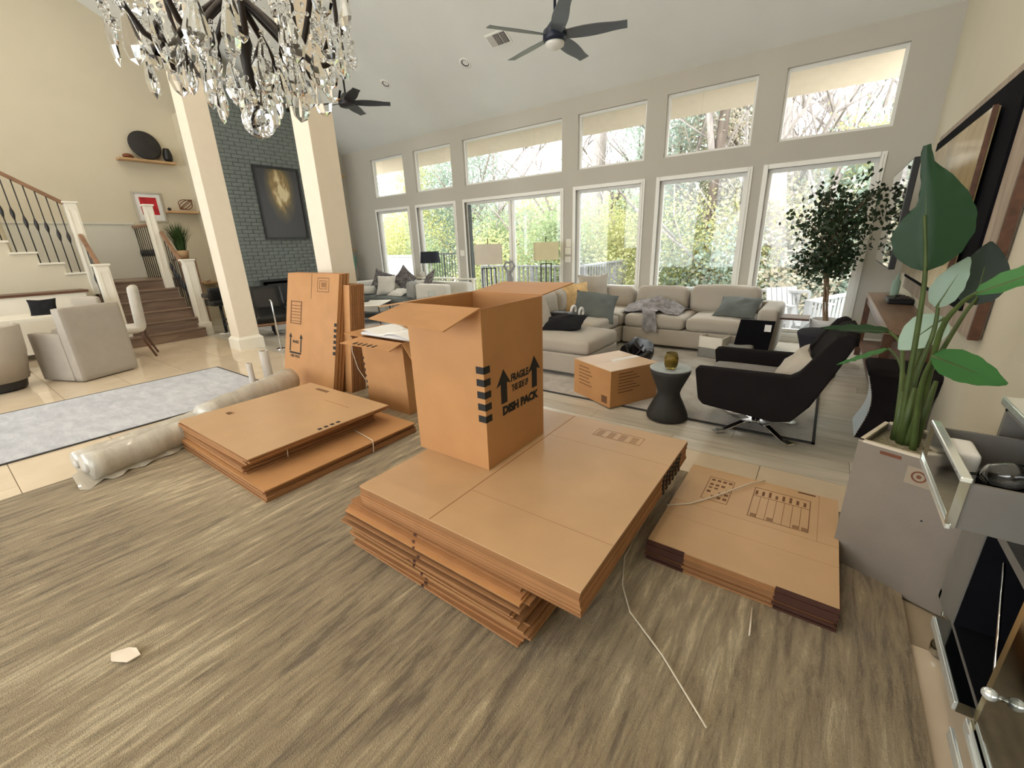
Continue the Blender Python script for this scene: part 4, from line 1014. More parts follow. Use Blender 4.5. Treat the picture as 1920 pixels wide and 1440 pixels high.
# basket, sack
bk = thing('storage_basket', 'square canvas basket, cream top and grey lower half, by the sofa', 'basket', (-1.03, 5.88, .014), math.radians(-12))
a = .15
for nm, z0, z1, m in (('lower_band', 0, .13, 'basketg'), ('upper_band', .13, .27, 'basketw')):
    g = G()
    for bxx in ((-a, a, -a, -a+.012), (-a, a, a-.012, a), (-a, -a+.012, -a, a), (a-.012, a, -a, a)): g.box(*bxx, z0, z1)
    obj(nm, g, m, bk)
obj('bottom', G().box(-a, a, -a, a, 0, .01), 'basketg', bk)
obj('rope_handle', G().tube([(a+.005, -.06, .17), (a+.03, -.03, .12), (a+.03, .03, .12), (a+.005, .06, .17)], .007, 6), 'basketw', bk, True)
tag(obj('laundry_sack', G().soft((0, 0, .10), (.16, .13, .10), .09, .04, n=12, lump=.05, seed=9), 'basketg', None, True, loc=(-.72, 5.82, .014)), 'slumped beige cloth sack beside the canvas basket', 'sack')
bp_ = thing('black_screen', 'large flat black panel leaning on the sofa arm with a white tag', 'panel', (-.60, 5.72, .014))  # plain flat panel, not a display
obj('board', G().hexa([(-.22, 0, 0), (.16, 0, 0), (.16, .03, 0), (-.22, .03, 0)], [(-.17, .14, .50), (.20, .14, .50), (.20, .17, .50), (-.17, .17, .50)]), 'liner', bp_)
obj('white_tag', G().slab([(.10, .118, .46), (.17, .118, .46), (.17, .10, .38), (.10, .10, .38)][::-1], .004), 'paper', bp_)
# C-table behind panel
ct = thing('c_table', 'small brown topped side table beside the sofa arm', 'side table', (-.24, 6.35, 0))
obj('top', G().box(-.24, .16, -.16, .16, .49, .515), 'dwood', ct)
for s in (-1, 1): obj('leg', G().box(-.2, -.18, s*.14-.01, s*.14+.01, 0, .49), 'black', ct)
obj('base', G().box(-.2, .16, -.15, -.13, 0, .02).box(-.2, .16, .13, .15, 0, .02), 'black', ct)
# concave upholstered stool x2
def concave_stool(x, y, lab, w=.4, h=.5, blue=False, rz=0):
    r = thing('waisted_stool', lab, 'stool', (x, y, 0), rz, 'waisted velvet stools'); n = 12; prof = []
    for i in range(n+1):
        t = i/n; prof.append((w/2*(1-.26*math.sin(PI*min(1, t/1.0))**1.2), h*t))
    def facep(ax, s):
        vs = []
        for a, z in prof:
            vs += [(-a, s*a, z), (a, s*a, z)] if ax == 'y' else [(s*a, -a, z), (s*a, a, z)]
        f = [(2*i, 2*i+1, 2*i+3, 2*i+2) for i in range(n)]
        if (ax == 'y' and s > 0) or (ax == 'x' and s < 0): f = [q[::-1] for q in f]
        return G().add(vs, f)
    for ax, s in (('y', -1), ('y', 1), ('x', 1)): obj('side_panel', facep(ax, s), 'velvet', r, True)
    obj('side_panel', facep('x', -1), 'velvetsheen' if blue else 'velvet', r, True)  # this side carries the painted window sheen
    obj('seat', G().soft((0, 0, h+.01), (w/2+.005, w/2+.005, .03), .025, .015, n=8), 'velvet', r, True)
    nh = G()
    for i in range(1, 26):
        t = i/26; a = w/2*(1-.26*math.sin(PI*t)**1.2); nh.ell((-a, -a, h*t), .005, 6, 4)
    obj('nailhead_trim', nh, 'silver', r, True)
    return r
concave_stool(.58, 4.12, 'near waisted black stool with nailheads at the console end', w=.42, h=.50, blue=True)
sl_ = thing('drum_stool', 'dark grey waisted drum stool in front of the ficus pot', 'stool', (.05, 5.62, 0))
obj('body', G().lathe([(.20, 0), (.205, .02), (.19, .09), (.165, .19), (.165, .29), (.195, .39), (.215, .45), (.21, .475), (.19, .49), (.001, .495)], n=36), mat('grey_velvet', (.028, .028, .034), .85, spec=.2), sl_, True)
# console
cs = thing('console_table', 'long brown wooden console table along the right wall', 'console table', (.61, 5.62, 0))
obj('top', G().box(-.16, .14, -1.25, 1.27, .72, .78), 'mwood', cs, bevel=.004)
for yy in (-1.2, 1.22):
    for xx in (-.135, .115): obj('leg', G().box(xx-.03, xx+.03, yy-.035, yy+.035, 0, .72), 'dwood', cs)
obj('lower_shelf', G().box(-.14, .13, -1.2, 1.22, .16, .19), 'dwood', cs); obj('apron', G().box(-.15, .13, -1.2, 1.22, .66, .72), 'dwood', cs)
obj('back_panel', G().box(.12, .14, -1.2, 1.22, .19, .66), 'dwood', cs)
pr = thing('media_box', 'black glossy electronics box with cables on the console', 'electronics', (.66, 5.95, .781))
obj('body', G().box(-.11, .09, -.16, .16, 0, .055), 'blackplastic', pr, bevel=.012); obj('cable', G().tube([(-.05, -.1, .062), (0, 0, .075), (.04, .08, .065), (-.03, .12, .062)], .006, 6), 'blackplastic', pr, True)
tag(obj('glass_bottle', G().lathe([(.035, 0), (.037, .02), (.037, .16), (.015, .20), (.014, .25), (.001, .25)], n=20), 'plantpale', None, True, loc=(.66, 6.5, .781)), 'pale glass bottle at the far end of the console', 'bottle')
# television
tv = thing('television', 'flat black television mounted above the console on the right wall', 'television', (.42, 5.5, 1.61))
obj('casing', G().box(-.012, .03, -.72, .72, -.42, .42), 'blackplastic', tv, bevel=.004); obj('screen', G().box(-.0145, -.012, -.705, .705, -.405, .405), 'screen', tv)
obj('wall_arm', G().box(.03, .212, -.03, .03, -.05, .05), 'black', tv)
# layered wood wall panels
wp = thing('wood_wall_panel', 'large grey brown wood grain wall panel with dark edge behind the glossy panel', 'wall panel', (.74, 4.3, 1.0))
obj('face', G().box(-.035, .018, -.90, 2.1, -.10, 1.36), 'greywood', wp); obj('edge_strip', G().box(-.040, .005, -.925, -.90, -.10, 1.37), 'dwood', wp)
obj('black_border', G().box(-.05, -.035, -.62, 2.05, .02, 1.30), 'liner', wp)
gpn = thing('glossy_wood_panel', 'glossy tan wood artwork panel standing proud of the right wall', 'wall panel', (.66, 4.3, 1.08))
obj('face', G().box(-.02, .012, -.30, 1.95, 0, 1.09), 'goldwood', gpn); obj('edge_strip', G().box(-.024, .0, -.318, -.30, 0, 1.095), 'dwood', gpn)
obj('wall_spacer', G().box(.012, .029, -.1, 1.8, .2, .9), 'black', gpn)

# ================================================================== FICUS
fc = thing('potted_ficus', 'tall potted ficus tree with twisted trunk by the rightmost window', 'plant', (.09, 6.5, 0))
obj('pot', G().lathe([(.12, 0), (.15, .2), (.17, .43), (.17, .48), (.152, .48), (.148, .41), (.001, .40)], n=28), 'pot', fc, True)
obj('soil', G().lathe([(.001, .40), (.144, .40), (.001, .402)], n=20), 'gravel', fc)
for k in range(3):
    pts = [(.02*math.cos(t*3+k*2.1)-.10*t, .02*math.sin(t*3+k*2.1), .39+.68*t) for t in [i/12 for i in range(13)]]; obj('trunk', G().tube(pts, .012, 7), 'trunk', fc, True)
rd2 = random.Random(11); lf = G(); br = G()
for k in range(46):
    a = rd2.uniform(0, 2*PI); hh = rd2.uniform(.0, 1.08); R_ = .46*math.sqrt(max(.08, 1-((hh-.5)/.72)**2))
    tip = Vector((-.09+R_*math.cos(a)*rd2.uniform(.4, 1)+.12*(hh-.3), R_*.9*math.sin(a)*rd2.uniform(.4, 1), 1.12+hh))
    s0 = Vector((-.08, 0, 1.0+hh*.45)); mid = (s0+tip)/2+Vector((0, 0, .08)); br.tube([s0, mid, tip], [.006, .004, .002], 5)
    for i in range(50):
        t = rd2.uniform(.35, 1.05); p = s0.lerp(tip, t)+Vector([rd2.gauss(0, .055) for _ in range(3)])
        d = Vector([rd2.gauss(0, 1) for _ in range(3)]); d.z -= .8; d.normalize(); sz = rd2.uniform(.042, .072); w = d.orthogonal().normalized(); w.rotate(Matrix.Rotation(rd2.uniform(0, 6.28), 3, d)); w *= sz*.36
        lf.add([p, p+d*sz*.5-w, p+d*sz, p+d*sz*.5+w], [(0, 1, 2, 3)])
obj('branches', br, 'trunk', fc, True)
o = obj('foliage', lf, 'ficus', fc); o['kind'] = 'stuff'

# ================================================================== BIRD OF PARADISE in grey planter
px, py, ph = .48, 2.29, .645
pl_ = thing('planter_box', 'grey brown square planter box with hand slot and red sticker', 'planter', (px, py, 0))
rot_ = Matrix.Rotation(math.radians(-20.5), 4, 'Z')
w_, d_ = .21, .16
for bxx in ((-w_, w_, -d_, -d_+.014), (-w_, w_, d_-.014, d_), (-w_, -w_+.014, -d_+.014, d_-.014), (w_-.014, w_, -d_+.014, d_-.014)):
    obj('side_panel', G().box(*bxx, 0, ph-.008).xf(rot_), 'planter', pl_)
g = G()
for bxx in ((-w_, w_, -d_, -d_+.016), (-w_, w_, d_-.016, d_), (-w_, -w_+.016, -d_, d_), (w_-.016, w_, -d_, d_)): g.box(*bxx, ph-.008, ph+.002)
obj('rim', g.xf(rot_), 'planterrim', pl_)
obj('gravel_top', G().box(-w_+.014, w_-.014, -d_+.014, d_-.014, .1, ph-.035).xf(rot_), 'gravel', pl_)
[obj('hand_slot', G().box(*q).xf(rot_), 'rust', pl_) for q in ((-.13, -.06, -d_-.0012, -d_, ph-.036, ph-.022), (.03, .13, -d_-.0012, -d_, ph-.036, ph-.026))]
obj('sticker', G().box(-.035, .045, -d_-.001, -d_, ph-.125, ph-.05).xf(rot_), mat('tan_sticker', (.33, .27, .20), .7), pl_)
rg = G().lathe([(.018, 0), (.024, 0), (.024, .0015), (.018, .0015), (.018, 0)], n=24, close=False).lathe([(.001, 0), (.008, 0), (.008, .0015), (.001, .0015)], n=14); rg.xf(rot_ @ frame_mtx((.005, -d_-.0012, ph-.085), (1, 0, 0), (0, 0, 1)))
obj('sticker_ring', rg, 'rust', pl_)
obj('screw_hole', G().lathe([(.001, 0), (.004, 0), (.004, .001), (.001, .001)], n=10).xf(rot_ @ frame_mtx((.05, -d_-.0011, .38), (1, 0, 0), (0, 0, 1))), 'ink', pl_)

bpn = thing('bird_of_paradise', 'bird of paradise plant with big paddle leaves in the grey planter', 'plant', (.40, 2.36, ph-.035))
O = Vector((.40, 2.36, ph-.035))
def big_leaf(base, tip, width, face, m, fold=.25, curl=.0, n=14, wav=.004, wl=1, wr=1, prof=None):
    base, tip = Vector(base)-O, Vector(tip)-O; ax = tip-base; Ln = ax.length; d = ax.normalized(); f = Vector(face); f = (f-d*f.dot(d)).normalized(); s = d.cross(f)
    vs = []; K = 9
    def ip(tab, t):
        for (a0, b0), (a1, b1) in zip(tab, tab[1:]):
            if a0 <= t <= a1: return b0+(b1-b0)*(t-a0)/(a1-a0)
        return tab[-1][1]
    for i in range(n+1):
        t = i/n; c = base+ax*t - f*curl*math.sin(PI*t*.5)**2*Ln
        wd = width/2*(max(0, math.sin(PI*min(1, t**.72)))**.72*(1 if t < .95 else .6)) if 0 < t < 1 else .004
        for j in range(K):
            v = j/(K-1)*2-1
            if prof: wd = width/2*ip(prof[0 if v < 0 else 1], t)
            vs.append(c+s*wd*v*(wr if v > 0 else wl)*(1-.12*abs(v)*fold)-f*(-abs(v)*wd*fold)+f*wav*math.sin(i*1.9+j*3)*abs(v))
    fs = [(i*K+j, i*K+j+1, (i+1)*K+j+1, (i+1)*K+j) for i in range(n) for j in range(K-1)]
    lo = obj('leaf', G().add(vs, fs), m, bpn, True)
    obj('midrib', G().tube([base+ax*t-f*curl*math.sin(PI*t*.5)**2*Ln-f*.003 for t in [i/8 for i in range(8)]], [.006-.0005*i for i in range(8)], 6), 'stem', lo, True)
    return lo
def stem(pts, r0=.013, r1=.006):
    pts = [Vector(p)-O for p in pts]; n = 14; out = []
    for i in range(n+1):
        t = i/n*(len(pts)-1); k = min(int(t), len(pts)-2); f = t-k
        p0, p1, p2, p3 = pts[max(k-1, 0)], pts[k], pts[k+1], pts[min(k+2, len(pts)-1)]
        out.append(.5*((2*p1)+(p2-p0)*f+(2*p0-5*p1+4*p2-p3)*f*f+(3*p1-p0-3*p2+p3)*f**3))
    obj('stem', G().tube(out, [r0+(r1-r0)*i/n for i in range(n+1)], 8), 'stem', bpn, True)
STEMS = []
FC = (-.25, -.95, .05)
big_leaf((.315, 2.35, 1.34), (.225, 2.34, 1.795), .33, (-.45, -.85, .05), 'plant', fold=.35, n=22, prof=([(0, 0), (.06, .3), (.15, .52), (.28, .60), (.38, .56), (.48, .36), (.56, .14), (.7, .09), (.9, .10), (1, .06)], [(0, 0), (.05, .42), (.13, .72), (.28, .97), (.42, 1.0), (.56, .86), (.70, .60), (.80, .34), (.86, .17), (.93, .13), (1, .10)]))
big_leaf((.39, 2.45, 1.19), (.445, 2.45, 1.39), .11, (-.5, -.8, .3), 'plantpale', fold=.3)
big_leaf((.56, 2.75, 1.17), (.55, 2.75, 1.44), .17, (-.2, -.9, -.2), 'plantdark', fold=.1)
big_leaf((.42, 2.1, 1.285), (.63, 2.05, 1.42), .085, (-.3, -.6, .7), 'plantmid', fold=.2)
big_leaf((.45, 2.6, 1.13), (.325, 2.58, .975), .15, (-.3, -.85, .4), 'plantpale', fold=.1)
big_leaf((.375, 2.2, 1.04), (.585, 2.18, .965), .125, (-.1, -.75, .6), 'plantmid', fold=.1)
big_leaf((.32, 2.9, 1.0), (.02, 2.9, 1.0), .10, (-.1, -.28, .95), 'plant', fold=.2, curl=.02)
big_leaf((.34, 3.0, .89), (.13, 3.0, .77), .07, (-.1, -.12, .99), 'plantmid', fold=.1)
for pts in (((.38, 2.36, .59), (.36, 2.36, .83), (.34, 2.36, 1.1), (.315, 2.35, 1.34), (.27, 2.345, 1.55)),
            ((.40, 2.38, .59), (.38, 2.4, .87), (.40, 2.43, 1.08), (.395, 2.45, 1.2)),
            ((.40, 2.34, .59), (.40, 2.28, .86), (.38, 2.2, 1.13), (.40, 2.15, 1.24), (.425, 2.1, 1.29)),
            ((.39, 2.4, .59), (.38, 2.5, .84), (.41, 2.6, 1.04), (.445, 2.6, 1.12)),
            ((.42, 2.3, .59), (.38, 2.25, .89), (.38, 2.2, 1.035)),
            ((.37, 2.4, .59), (.37, 2.6, .81), (.36, 2.8, .95), (.31, 2.9, 1.0)),
            ((.38, 2.42, .59), (.39, 2.6, .76), (.38, 2.85, .85), (.34, 3.0, .89)),
            ((.41, 2.4, .59), (.43, 2.5, .85), (.52, 2.7, 1.11), (.56, 2.75, 1.2))): stem(pts)
for dx, dy, h_ in ((-.03, .02, .22), (.02, -.02, .30), (.0, .03, .18), (-.015, -.015, .26)): obj('stem', G().tube([(dx, dy, -.02), (dx*1.6, dy*1.6, h_)], [.022, .008], 8), 'stem', bpn, True)

# ================================================================== MIRRORED CABINET at right edge
mc = thing('mirrored_cabinet', 'grey mirrored cabinet with open drawer and black lined compartment at right edge', 'cabinet', (.53, 1.4, 0))
X1 = .215
g = G()
g.box(0, X1, .50, .52, .2, .96).box(0, X1, -.50, -.48, .2, .96).box(0, X1, -.06, -.03, .2, .92); g.box(0, X1, -.5, .52, .2, .235); g.box(0, X1, -.03, .5, .63, .66); g.box(0, X1, .335, .5, .235, .63)
g.box(0, X1, -.5, .52, .945, .96)
obj('carcass', g, 'cabinet', mc)
obj('liner', G().box(.004, X1, -.028, .333, .236, .240).box(.004, X1, .328, .334, .24, .63).box(.004, X1, -.029, -.024, .24, .63).box(X1-.004, X1-.001, -.03, .335, .24, .63).box(.004, X1, -.03, .335, .626, .63), 'liner', mc)
obj('base_ledge', G().box(-.035, 0, .0, .35, .195, .232), 'mirror', mc); obj('bevelled_edge', G().box(-.044, -.035, .0, .35, .198, .228), 'bevel', mc, bevel=.002)
obj('base_ledge', G().box(-.02, .0, -.46, -.045, .195, .232), 'mirror', mc); obj('bevelled_edge', G().box(-.03, -.02, -.46, -.045, .198, .232), 'bevel', mc, bevel=.002)
obj('bevelled_edge', G().box(-.052, -.042, -.46, -.05, .15, .185), 'bevel', mc, bevel=.002)
dr = obj('door', G().box(-.018, 0, -.46, -.07, .24, .90), 'mirror', mc); obj('knob', G().ell((-.04, -.13, .41), .016, 12, 8), 'bevel', dr, True); obj('knob_stem', G().tube([(-.018, -.13, .41), (-.035, -.13, .41)], .006, 8), 'chrome', dr, True)
obj('hinge_stile', G().box(-.012, .0, -.062, -.028, .235, .66), 'tanmirror', mc)  # mirrored stile coloured tan for the reflection in it
obj('lid_stay', G().tube([(.03, .25, .56), (.02, .12, .44), (.0, -.02, .36)], .004, 6), 'chrome', mc, True)
for yy in (.44, -.42): obj('foot', G().lathe([(.018, 0), (.03, .02), (.03, .05), (.018, .08), (.028, .12), (.03, .2)], (.03, yy, 0), n=16), 'mirror', mc, True)
d1 = obj('drawer', G().box(-.158, X1-.02, .395, .405, .765, .895).box(-.158, X1-.02, .0, .01, .765, .895).box(-.158, X1-.02, .01, .395, .765, .772), 'cabinet', mc)
obj('drawer_lining', G().box(-.155, X1-.02, .011, .394, .772, .775), 'liner', d1)
df = obj('drawer_front', G().box(-.172, -.158, -.005, .41, .765, .91), 'mirror', mc)
obj('bevelled_edge', G().box(-.178, -.155, -.008, .413, .898, .912), 'bevel', df, bevel=.003); obj('bevelled_edge', G().box(-.178, -.166, -.008, .413, .760, .778), 'bevel', df, bevel=.003)
obj('bevelled_edge', G().box(-.178, -.17, .40, .413, .775, .90), 'mirror', df); obj('bevelled_edge', G().box(-.178, -.17, -.008, .004, .775, .90), 'mirror', df)
obj('top_corner', G().box(-.01, .22, .1, .54, .96, .985), 'bevel', mc, bevel=.004)
pp = thing('drawer_cloth', 'folded white cloth inside the open cabinet drawer', 'cloth', (.415, 1.70, .777))
obj('folds', G().soft((0, 0, .055), (.03, .065, .052), .012, .006, n=8, lump=.01), 'paper', pp, True)
wg = thing('glass_goblet', 'clear glass goblet lying in the open cabinet drawer', 'glass', (.50, 1.60, .855))
obj('bowl', G().lathe([(.005, -.07), (.03, -.05), (.038, -.01), (.032, .04), (.030, .04), (.035, -.01), (.027, -.046), (.001, -.06)], n=22).xf(Matrix.Rotation(math.radians(80), 4, 'Y')), 'crystal', wg, True)
obj('foot', G().lathe([(.004, -.13), (.03, -.135), (.03, -.13), (.004, -.12), (.004, -.07)], n=18).xf(Matrix.Rotation(math.radians(80), 4, 'Y')), 'crystal', wg, True)
w2 = thing('silver_bowl', 'tarnished silver bowl in the open cabinet drawer', 'bowl', (.47, 1.50, .777))
obj('bowl', G().lathe([(.02, 0), (.045, .02), (.055, .05), (.052, .05), (.042, .024), (.001, .01)], n=22), 'chrome', w2, True)

# ================================================================== FAR SEATING GROUP
ls = thing('corner_sofa', 'cream corner sofa with grey seat under the left windows', 'sofa', (-7.7, 6.6, 0))
def lb_(x0, x1, y0, y1, z0, z1, m='linen2', nm='base', r=.05, puff=0): return obj(nm, G().soft((0, 0, 0), ((x1-x0)/2, (y1-y0)/2, (z1-z0)/2), r, puff, n=10), m, ls, True, loc=((x0+x1)/2+7.7, (y0+y1)/2-6.6, (z0+z1)/2))
lb_(-9.25, -6.2, 6.15, 7.05, .06, .28, r=.02); lb_(-9.25, -6.2, 6.92, 7.14, .1, .74, nm='back_frame'); lb_(-9.4, -9.18, 6.1, 7.1, .06, .74, nm='arm')
lb_(-7.15, -6.25, 6.3, 6.5, .06, .74, nm='back_frame'); lb_(-9.15, -7.2, 6.12, 6.95, .28, .44, 'greyfab', 'seat_cushion', .06, .02)
ps = 'throw pillows on the far corner sofa'
pillow((-8.35, 6.50, .66), (math.radians(72), 0, math.radians(20)), .50, .46, .16, 'linen2', 'large pale square pillow on the far corner sofa', grp=ps)
pillow((-8.75, 6.72, .72), (math.radians(75), math.radians(20), math.radians(30)), .5, .5, .12, 'patt', 'black and white pillow behind the pale pillow on far sofa', grp=ps)
pillow((-8.1, 6.85, .78), (math.radians(75), math.radians(40), math.radians(10)), .48, .48, .12, 'patt', 'black and white pillow with raised corner at the far sofa back', grp=ps)
pillow((-7.05, 6.62, .78), (math.radians(60), math.radians(-20), math.radians(-20)), .5, .42, .12, 'patt', 'black and white pillow propped on the far sofa right arm', grp=ps)
pillow((-7.85, 6.45, .52), (math.radians(20), 0, 0), .5, .35, .12, 'linen2', 'flat cream pillow lying on the far sofa seat', grp=ps)
tag(obj('bolster', G().tube([(-.22, -.12, 0), (.2, .12, 0)], .10, 20), 'linen2', None, True, loc=(-8.9, 6.3, .55)), 'round cream bolster at the left end of the far sofa', 'pillow')
g = G().soft((0, 0, 0), (.13, .12, .16), .06, .03, n=14, lump=.06, seed=4)
tag(obj('draped_throw', g, 'basketg', None, True, loc=(-7.28, 6.38, .60)), 'grey knitted throw draped over the far sofa arm', 'blanket')
ctb = thing('coffee_table', 'low white topped coffee table with black legs in far seating group', 'coffee table', (-7.8, 5.5, 0), math.radians(35))
obj('top', G().box(-.46, .42, -.42, .42, .385, .41), 'white', ctb, bevel=.01)
for sx in (-1, 1):
    for sy in (-1, 1): obj('leg', G().box(sx*.38-.012, sx*.38+.012, sy*.38-.012, sy*.38+.012, 0, .385), 'black', ctb)
obj('lower_shelf', G().box(-.38, .38, -.38, .38, .14, .16), 'charcoal', ctb)
tag(obj('dark_dish', G().lathe([(.05, 0), (.09, .02), (.085, .024), (.001, .01)], n=18), 'conc', None, True, loc=(-7.95, 5.6, .411)), 'small dark dish on the white coffee table', 'dish')
et = thing('end_table', 'glass end table with thin dark frame beside the far sofa', 'side table', (-6.3, 6.0, 0))
obj('top', G().box(-.35, .35, -.22, .22, .50, .512), 'glass', et)
fr = G()
for sx in (-1, 1):
    for sy in (-1, 1): fr.box(sx*.34-.01, sx*.34+.01, sy*.21-.01, sy*.21+.01, 0, .5)
fr.box(-.35, .35, -.22, -.2, .48, .5).box(-.35, .35, .2, .22, .48, .5).box(-.35, -.33, -.2, .2, .48, .5).box(.33, .35, -.2, .2, .48, .5)
obj('frame', fr, 'black', et)
tag(obj('glass_vase', G().lathe([(.05, 0), (.08, .06), (.06, .14), (.055, .14), (.07, .06), (.001, .012)], n=20), 'glass', None, True, loc=(-6.35, 6.02, .513)), 'clear glass vase on the glass end table', 'vase')
sb_ = thing('sofa_table', 'narrow white table behind the far corner sofa', 'table', (-7.3, 7.2, 0))
obj('top', G().box(-1.1, 1.1, -.04, .055, .77, .80), 'white', sb_)
for a in (-1.05, 1.05): obj('leg', G().box(a-.02, a+.02, -.03, .04, 0, .77), 'white', sb_)
def shade(r, rx, ry, z0, z1, m, par, drum=False, taper=.92):
    if drum: obj('lamp_shade', G().lathe([(rx, z0), (rx*taper, z1)], n=36, close=False), m, par, True); obj('shade_lining', G().lathe([(rx*.985, z0+.002), (rx*taper*.985, z1-.002)], n=36, close=False), m, par, True)
    else:
        g = G(); t = .006; x, y = rx, ry
        for b in ((-x, x, -y, -y+t), (-x, x, y-t, y), (-x, -x+t, -y, y), (x-t, x, -y, y)): g.box(*b, z0, z1)
        obj('lamp_shade', g, m, par); obj('shade_ring', G().box(-x, x, -.004, .004, z1-.03, z1-.026).box(-.004, .004, -y, y, z1-.03, z1-.026), 'black', par)
bl_ = thing('table_lamp', 'table lamp with black drum shade on the table behind far sofa', 'lamp', (-7.52, 7.19, .80))
obj('base', G().lathe([(.055, 0), (.055, .02), (.02, .03)], n=18), 'black', bl_, True); obj('stem', G().lathe([(.03, .03), (.035, .06), (.03, .12), (.035, .18), (.03, .24), (.015, .30), (.008, .5)], n=16), 'crystal', bl_, True)
shade(bl_, .235, .2, .33, .58, 'navy', bl_, True, .88)
tag(obj('round_vase', G().ell((0, 0, .07), (.085, .04, .07)), 'linen2', None, True, loc=(-7.85, 7.20, .80)), 'squat cream vase left of the black shaded lamp', 'vase')
def frame_lamp(x, y, lab, w, h0, h1, m, fw_, rods):
    r = thing('floor_lamp', lab, 'lamp', (x, y, 0), math.radians(38), 'rectangular shade floor lamps')
    obj('base_plate', G().box(-fw_/2, fw_/2, -.09, .09, 0, .02), 'black', r)
    for k in range(rods): a = -fw_/2+fw_*k/(rods-1); obj('rod', G().box(a-.009, a+.009, -.012, .012, .02, h0-.06), 'black', r)
    obj('crossbar', G().box(-fw_/2, fw_/2, -.012, .012, h0-.075, h0-.06), 'black', r); obj('socket_pole', G().tube([(0, 0, h0-.06), (0, 0, h1+.02)], .006, 8), 'black', r)
    shade(r, w/2, w*.3, h0, h1, m, r); obj('finial', G().box(-.008, .008, -.008, .008, h1-.01, h1+.09), 'black', r)
frame_lamp(-4.87, 6.05, 'nearer floor lamp with grey beige rectangular shade before the sliding door', .48, 1.16, 1.50, 'shade', .24, 4)
frame_lamp(-4.22, 6.92, 'farther floor lamp with cream rectangular shade at right of sliding door', .43, 1.19, 1.50, 'shade2', .19, 3)
stt = thing('torso_statue', 'grey abstract torso statue with raised arms on a pedestal', 'statue', (-5.05, 6.9, 0))
obj('pedestal', G().box(-.12, .12, -.12, .12, 0, .66), 'charcoal', stt, bevel=.005)
g = G().tube([(0, 0, .66), (.0, 0, .74), (.02, 0, .82), (.0, 0, .92), (0, 0, 1.0)], [.07, .055, .06, .045, .055], 14)
g.tube([(-.04, 0, .97), (-.12, 0, 1.08), (-.07, 0, 1.16), (0, 0, 1.14)], [.03, .026, .024, .02], 10).tube([(.04, 0, .97), (.13, 0, 1.08), (.08, 0, 1.17), (0, 0, 1.14)], [.03, .026, .024, .02], 10)
obj('figure', g, 'statue', stt, True)
# agave and corner plant
ag = thing('potted_agave', 'blue green spiky agave in a white pot by the column', 'plant', (-9.82, 6.5, 0))
obj('pot', G().lathe([(.13, 0), (.17, .5), (.15, .5), (.001, .46)], n=24), 'pot', ag, True); o = obj('blades', blades(34, .42, .34, .05, 'agave', 5, up=.46, root=.04), 'agave', ag)
sn = thing('corner_plant', 'green leafy plant on tall stem in the window corner', 'plant', (-10.12, 6.93, 0))
obj('pot', G().lathe([(.12, 0), (.15, .3), (.13, .3), (.001, .27)], n=24), 'pot', sn, True); obj('stem', G().tube([(0, 0, .27), (.01, 0, .8), (0, 0, 1.0)], .012, 7), 'trunk', sn, True)
obj('blades', blades(40, .45, .16, .05, 'grass', 8, up=.95, root=.03), 'agave', sn); obj('low_blades', blades(40, .55, .24, .03, 'grass', 9, up=.27, root=.05), 'plantmid', sn)
# wall plates by the sliding door
def plate(x, z, w, h, lab, extra=True):
    r = thing('wall_plate', lab, 'switch', (x, YW, z)); obj('plate', G().box(-w/2, w/2, -.008, 0, -h/2, h/2), 'trim', r, bevel=.002)
    if extra: obj('rocker', G().box(-w*.2, w*.2, -.012, -.008, -h*.3, h*.3), 'white', r)
plate(-3.96, 1.47, .10, .14, 'white thermostat plate on the wall right of the sliding door'); plate(-3.97, 1.33, .12, .12, 'white square keypad below the thermostat'); plate(-3.97, 1.18, .12, .10, 'lowest white switch plate right of the sliding door'); plate(-6.6, 1.33, .12, .12, 'white switch plate left of the sliding door')

# black lounge chair, rod stand, bar stool
lc = thing('lounge_chair', 'black leather lounge chair with wood shell beyond the left column', 'chair', (-8.35, 3.78, .0), math.radians(-20))
obj('seat', G().soft((0, 0, 0), (.32, .30, .09), .08, .02, n=10).xf(Matrix.Rotation(math.radians(12), 4, 'Y')), 'leather', lc, True, loc=(0, 0, .36))
obj('backrest', G().soft((0, 0, 0), (.09, .30, .30), .08, 0, n=10).xf(Matrix.Rotation(math.radians(-25), 4, 'Y')), 'leather', lc, True, loc=(-.36, 0, .60))
for s in (-1, 1): obj('armrest', G().soft((0, 0, 0), (.26, .05, .06), .04, 0, n=8), 'leather', lc, True, loc=(-.02, s*.34, .54)); obj('arm_bracket', G().tube([(.2, s*.36, .56), (.3, s*.36, .35), (.05, s*.34, .26)], .012, 8), 'chrome', lc, True)
obj('wood_shell', G().soft((0, 0, 0), (.33, .33, .025), .02, 0, n=8), 'rail', lc, True, loc=(0, 0, .24))
obj('post', G().tube([(0, 0, .05), (0, 0, .23)], .03, 12), 'black', lc, True)
for k in range(5): a = 2*PI*k/5; obj('star_leg', G().bar((0, 0, .06), (.3*math.cos(a), .3*math.sin(a), .02), .035, .02), 'chrome', lc)
rs = thing('rod_stand', 'thin silver rod stand with bent knob in front of the lounge chair', 'stand', (-7.0, 3.15, 0)); rs.location.y = 3.22
obj('rod', G().tube([(0, 0, .0), (0, 0, .74), (-.02, 0, .775), (-.05, 0, .78)], .011, 8), 'chrome', rs, True); obj('foot_disc', G().lathe([(.07, 0), (.07, .008), (.001, .01)], n=20), 'chrome', rs)
wt = thing('side_table', 'small white table with crossed thin black legs near the lounge chair', 'side table', (-7.35, 4.1, 0))
obj('top', G().lathe([(.24, .44), (.24, .46), (.001, .461)], n=28), 'white', wt)
for k in range(4): a = PI/4+PI/2*k; obj('leg', G().tube([(.16*math.cos(a), .16*math.sin(a), .44), (.24*math.cos(a), .24*math.sin(a), 0)], .008, 6), 'black', wt)
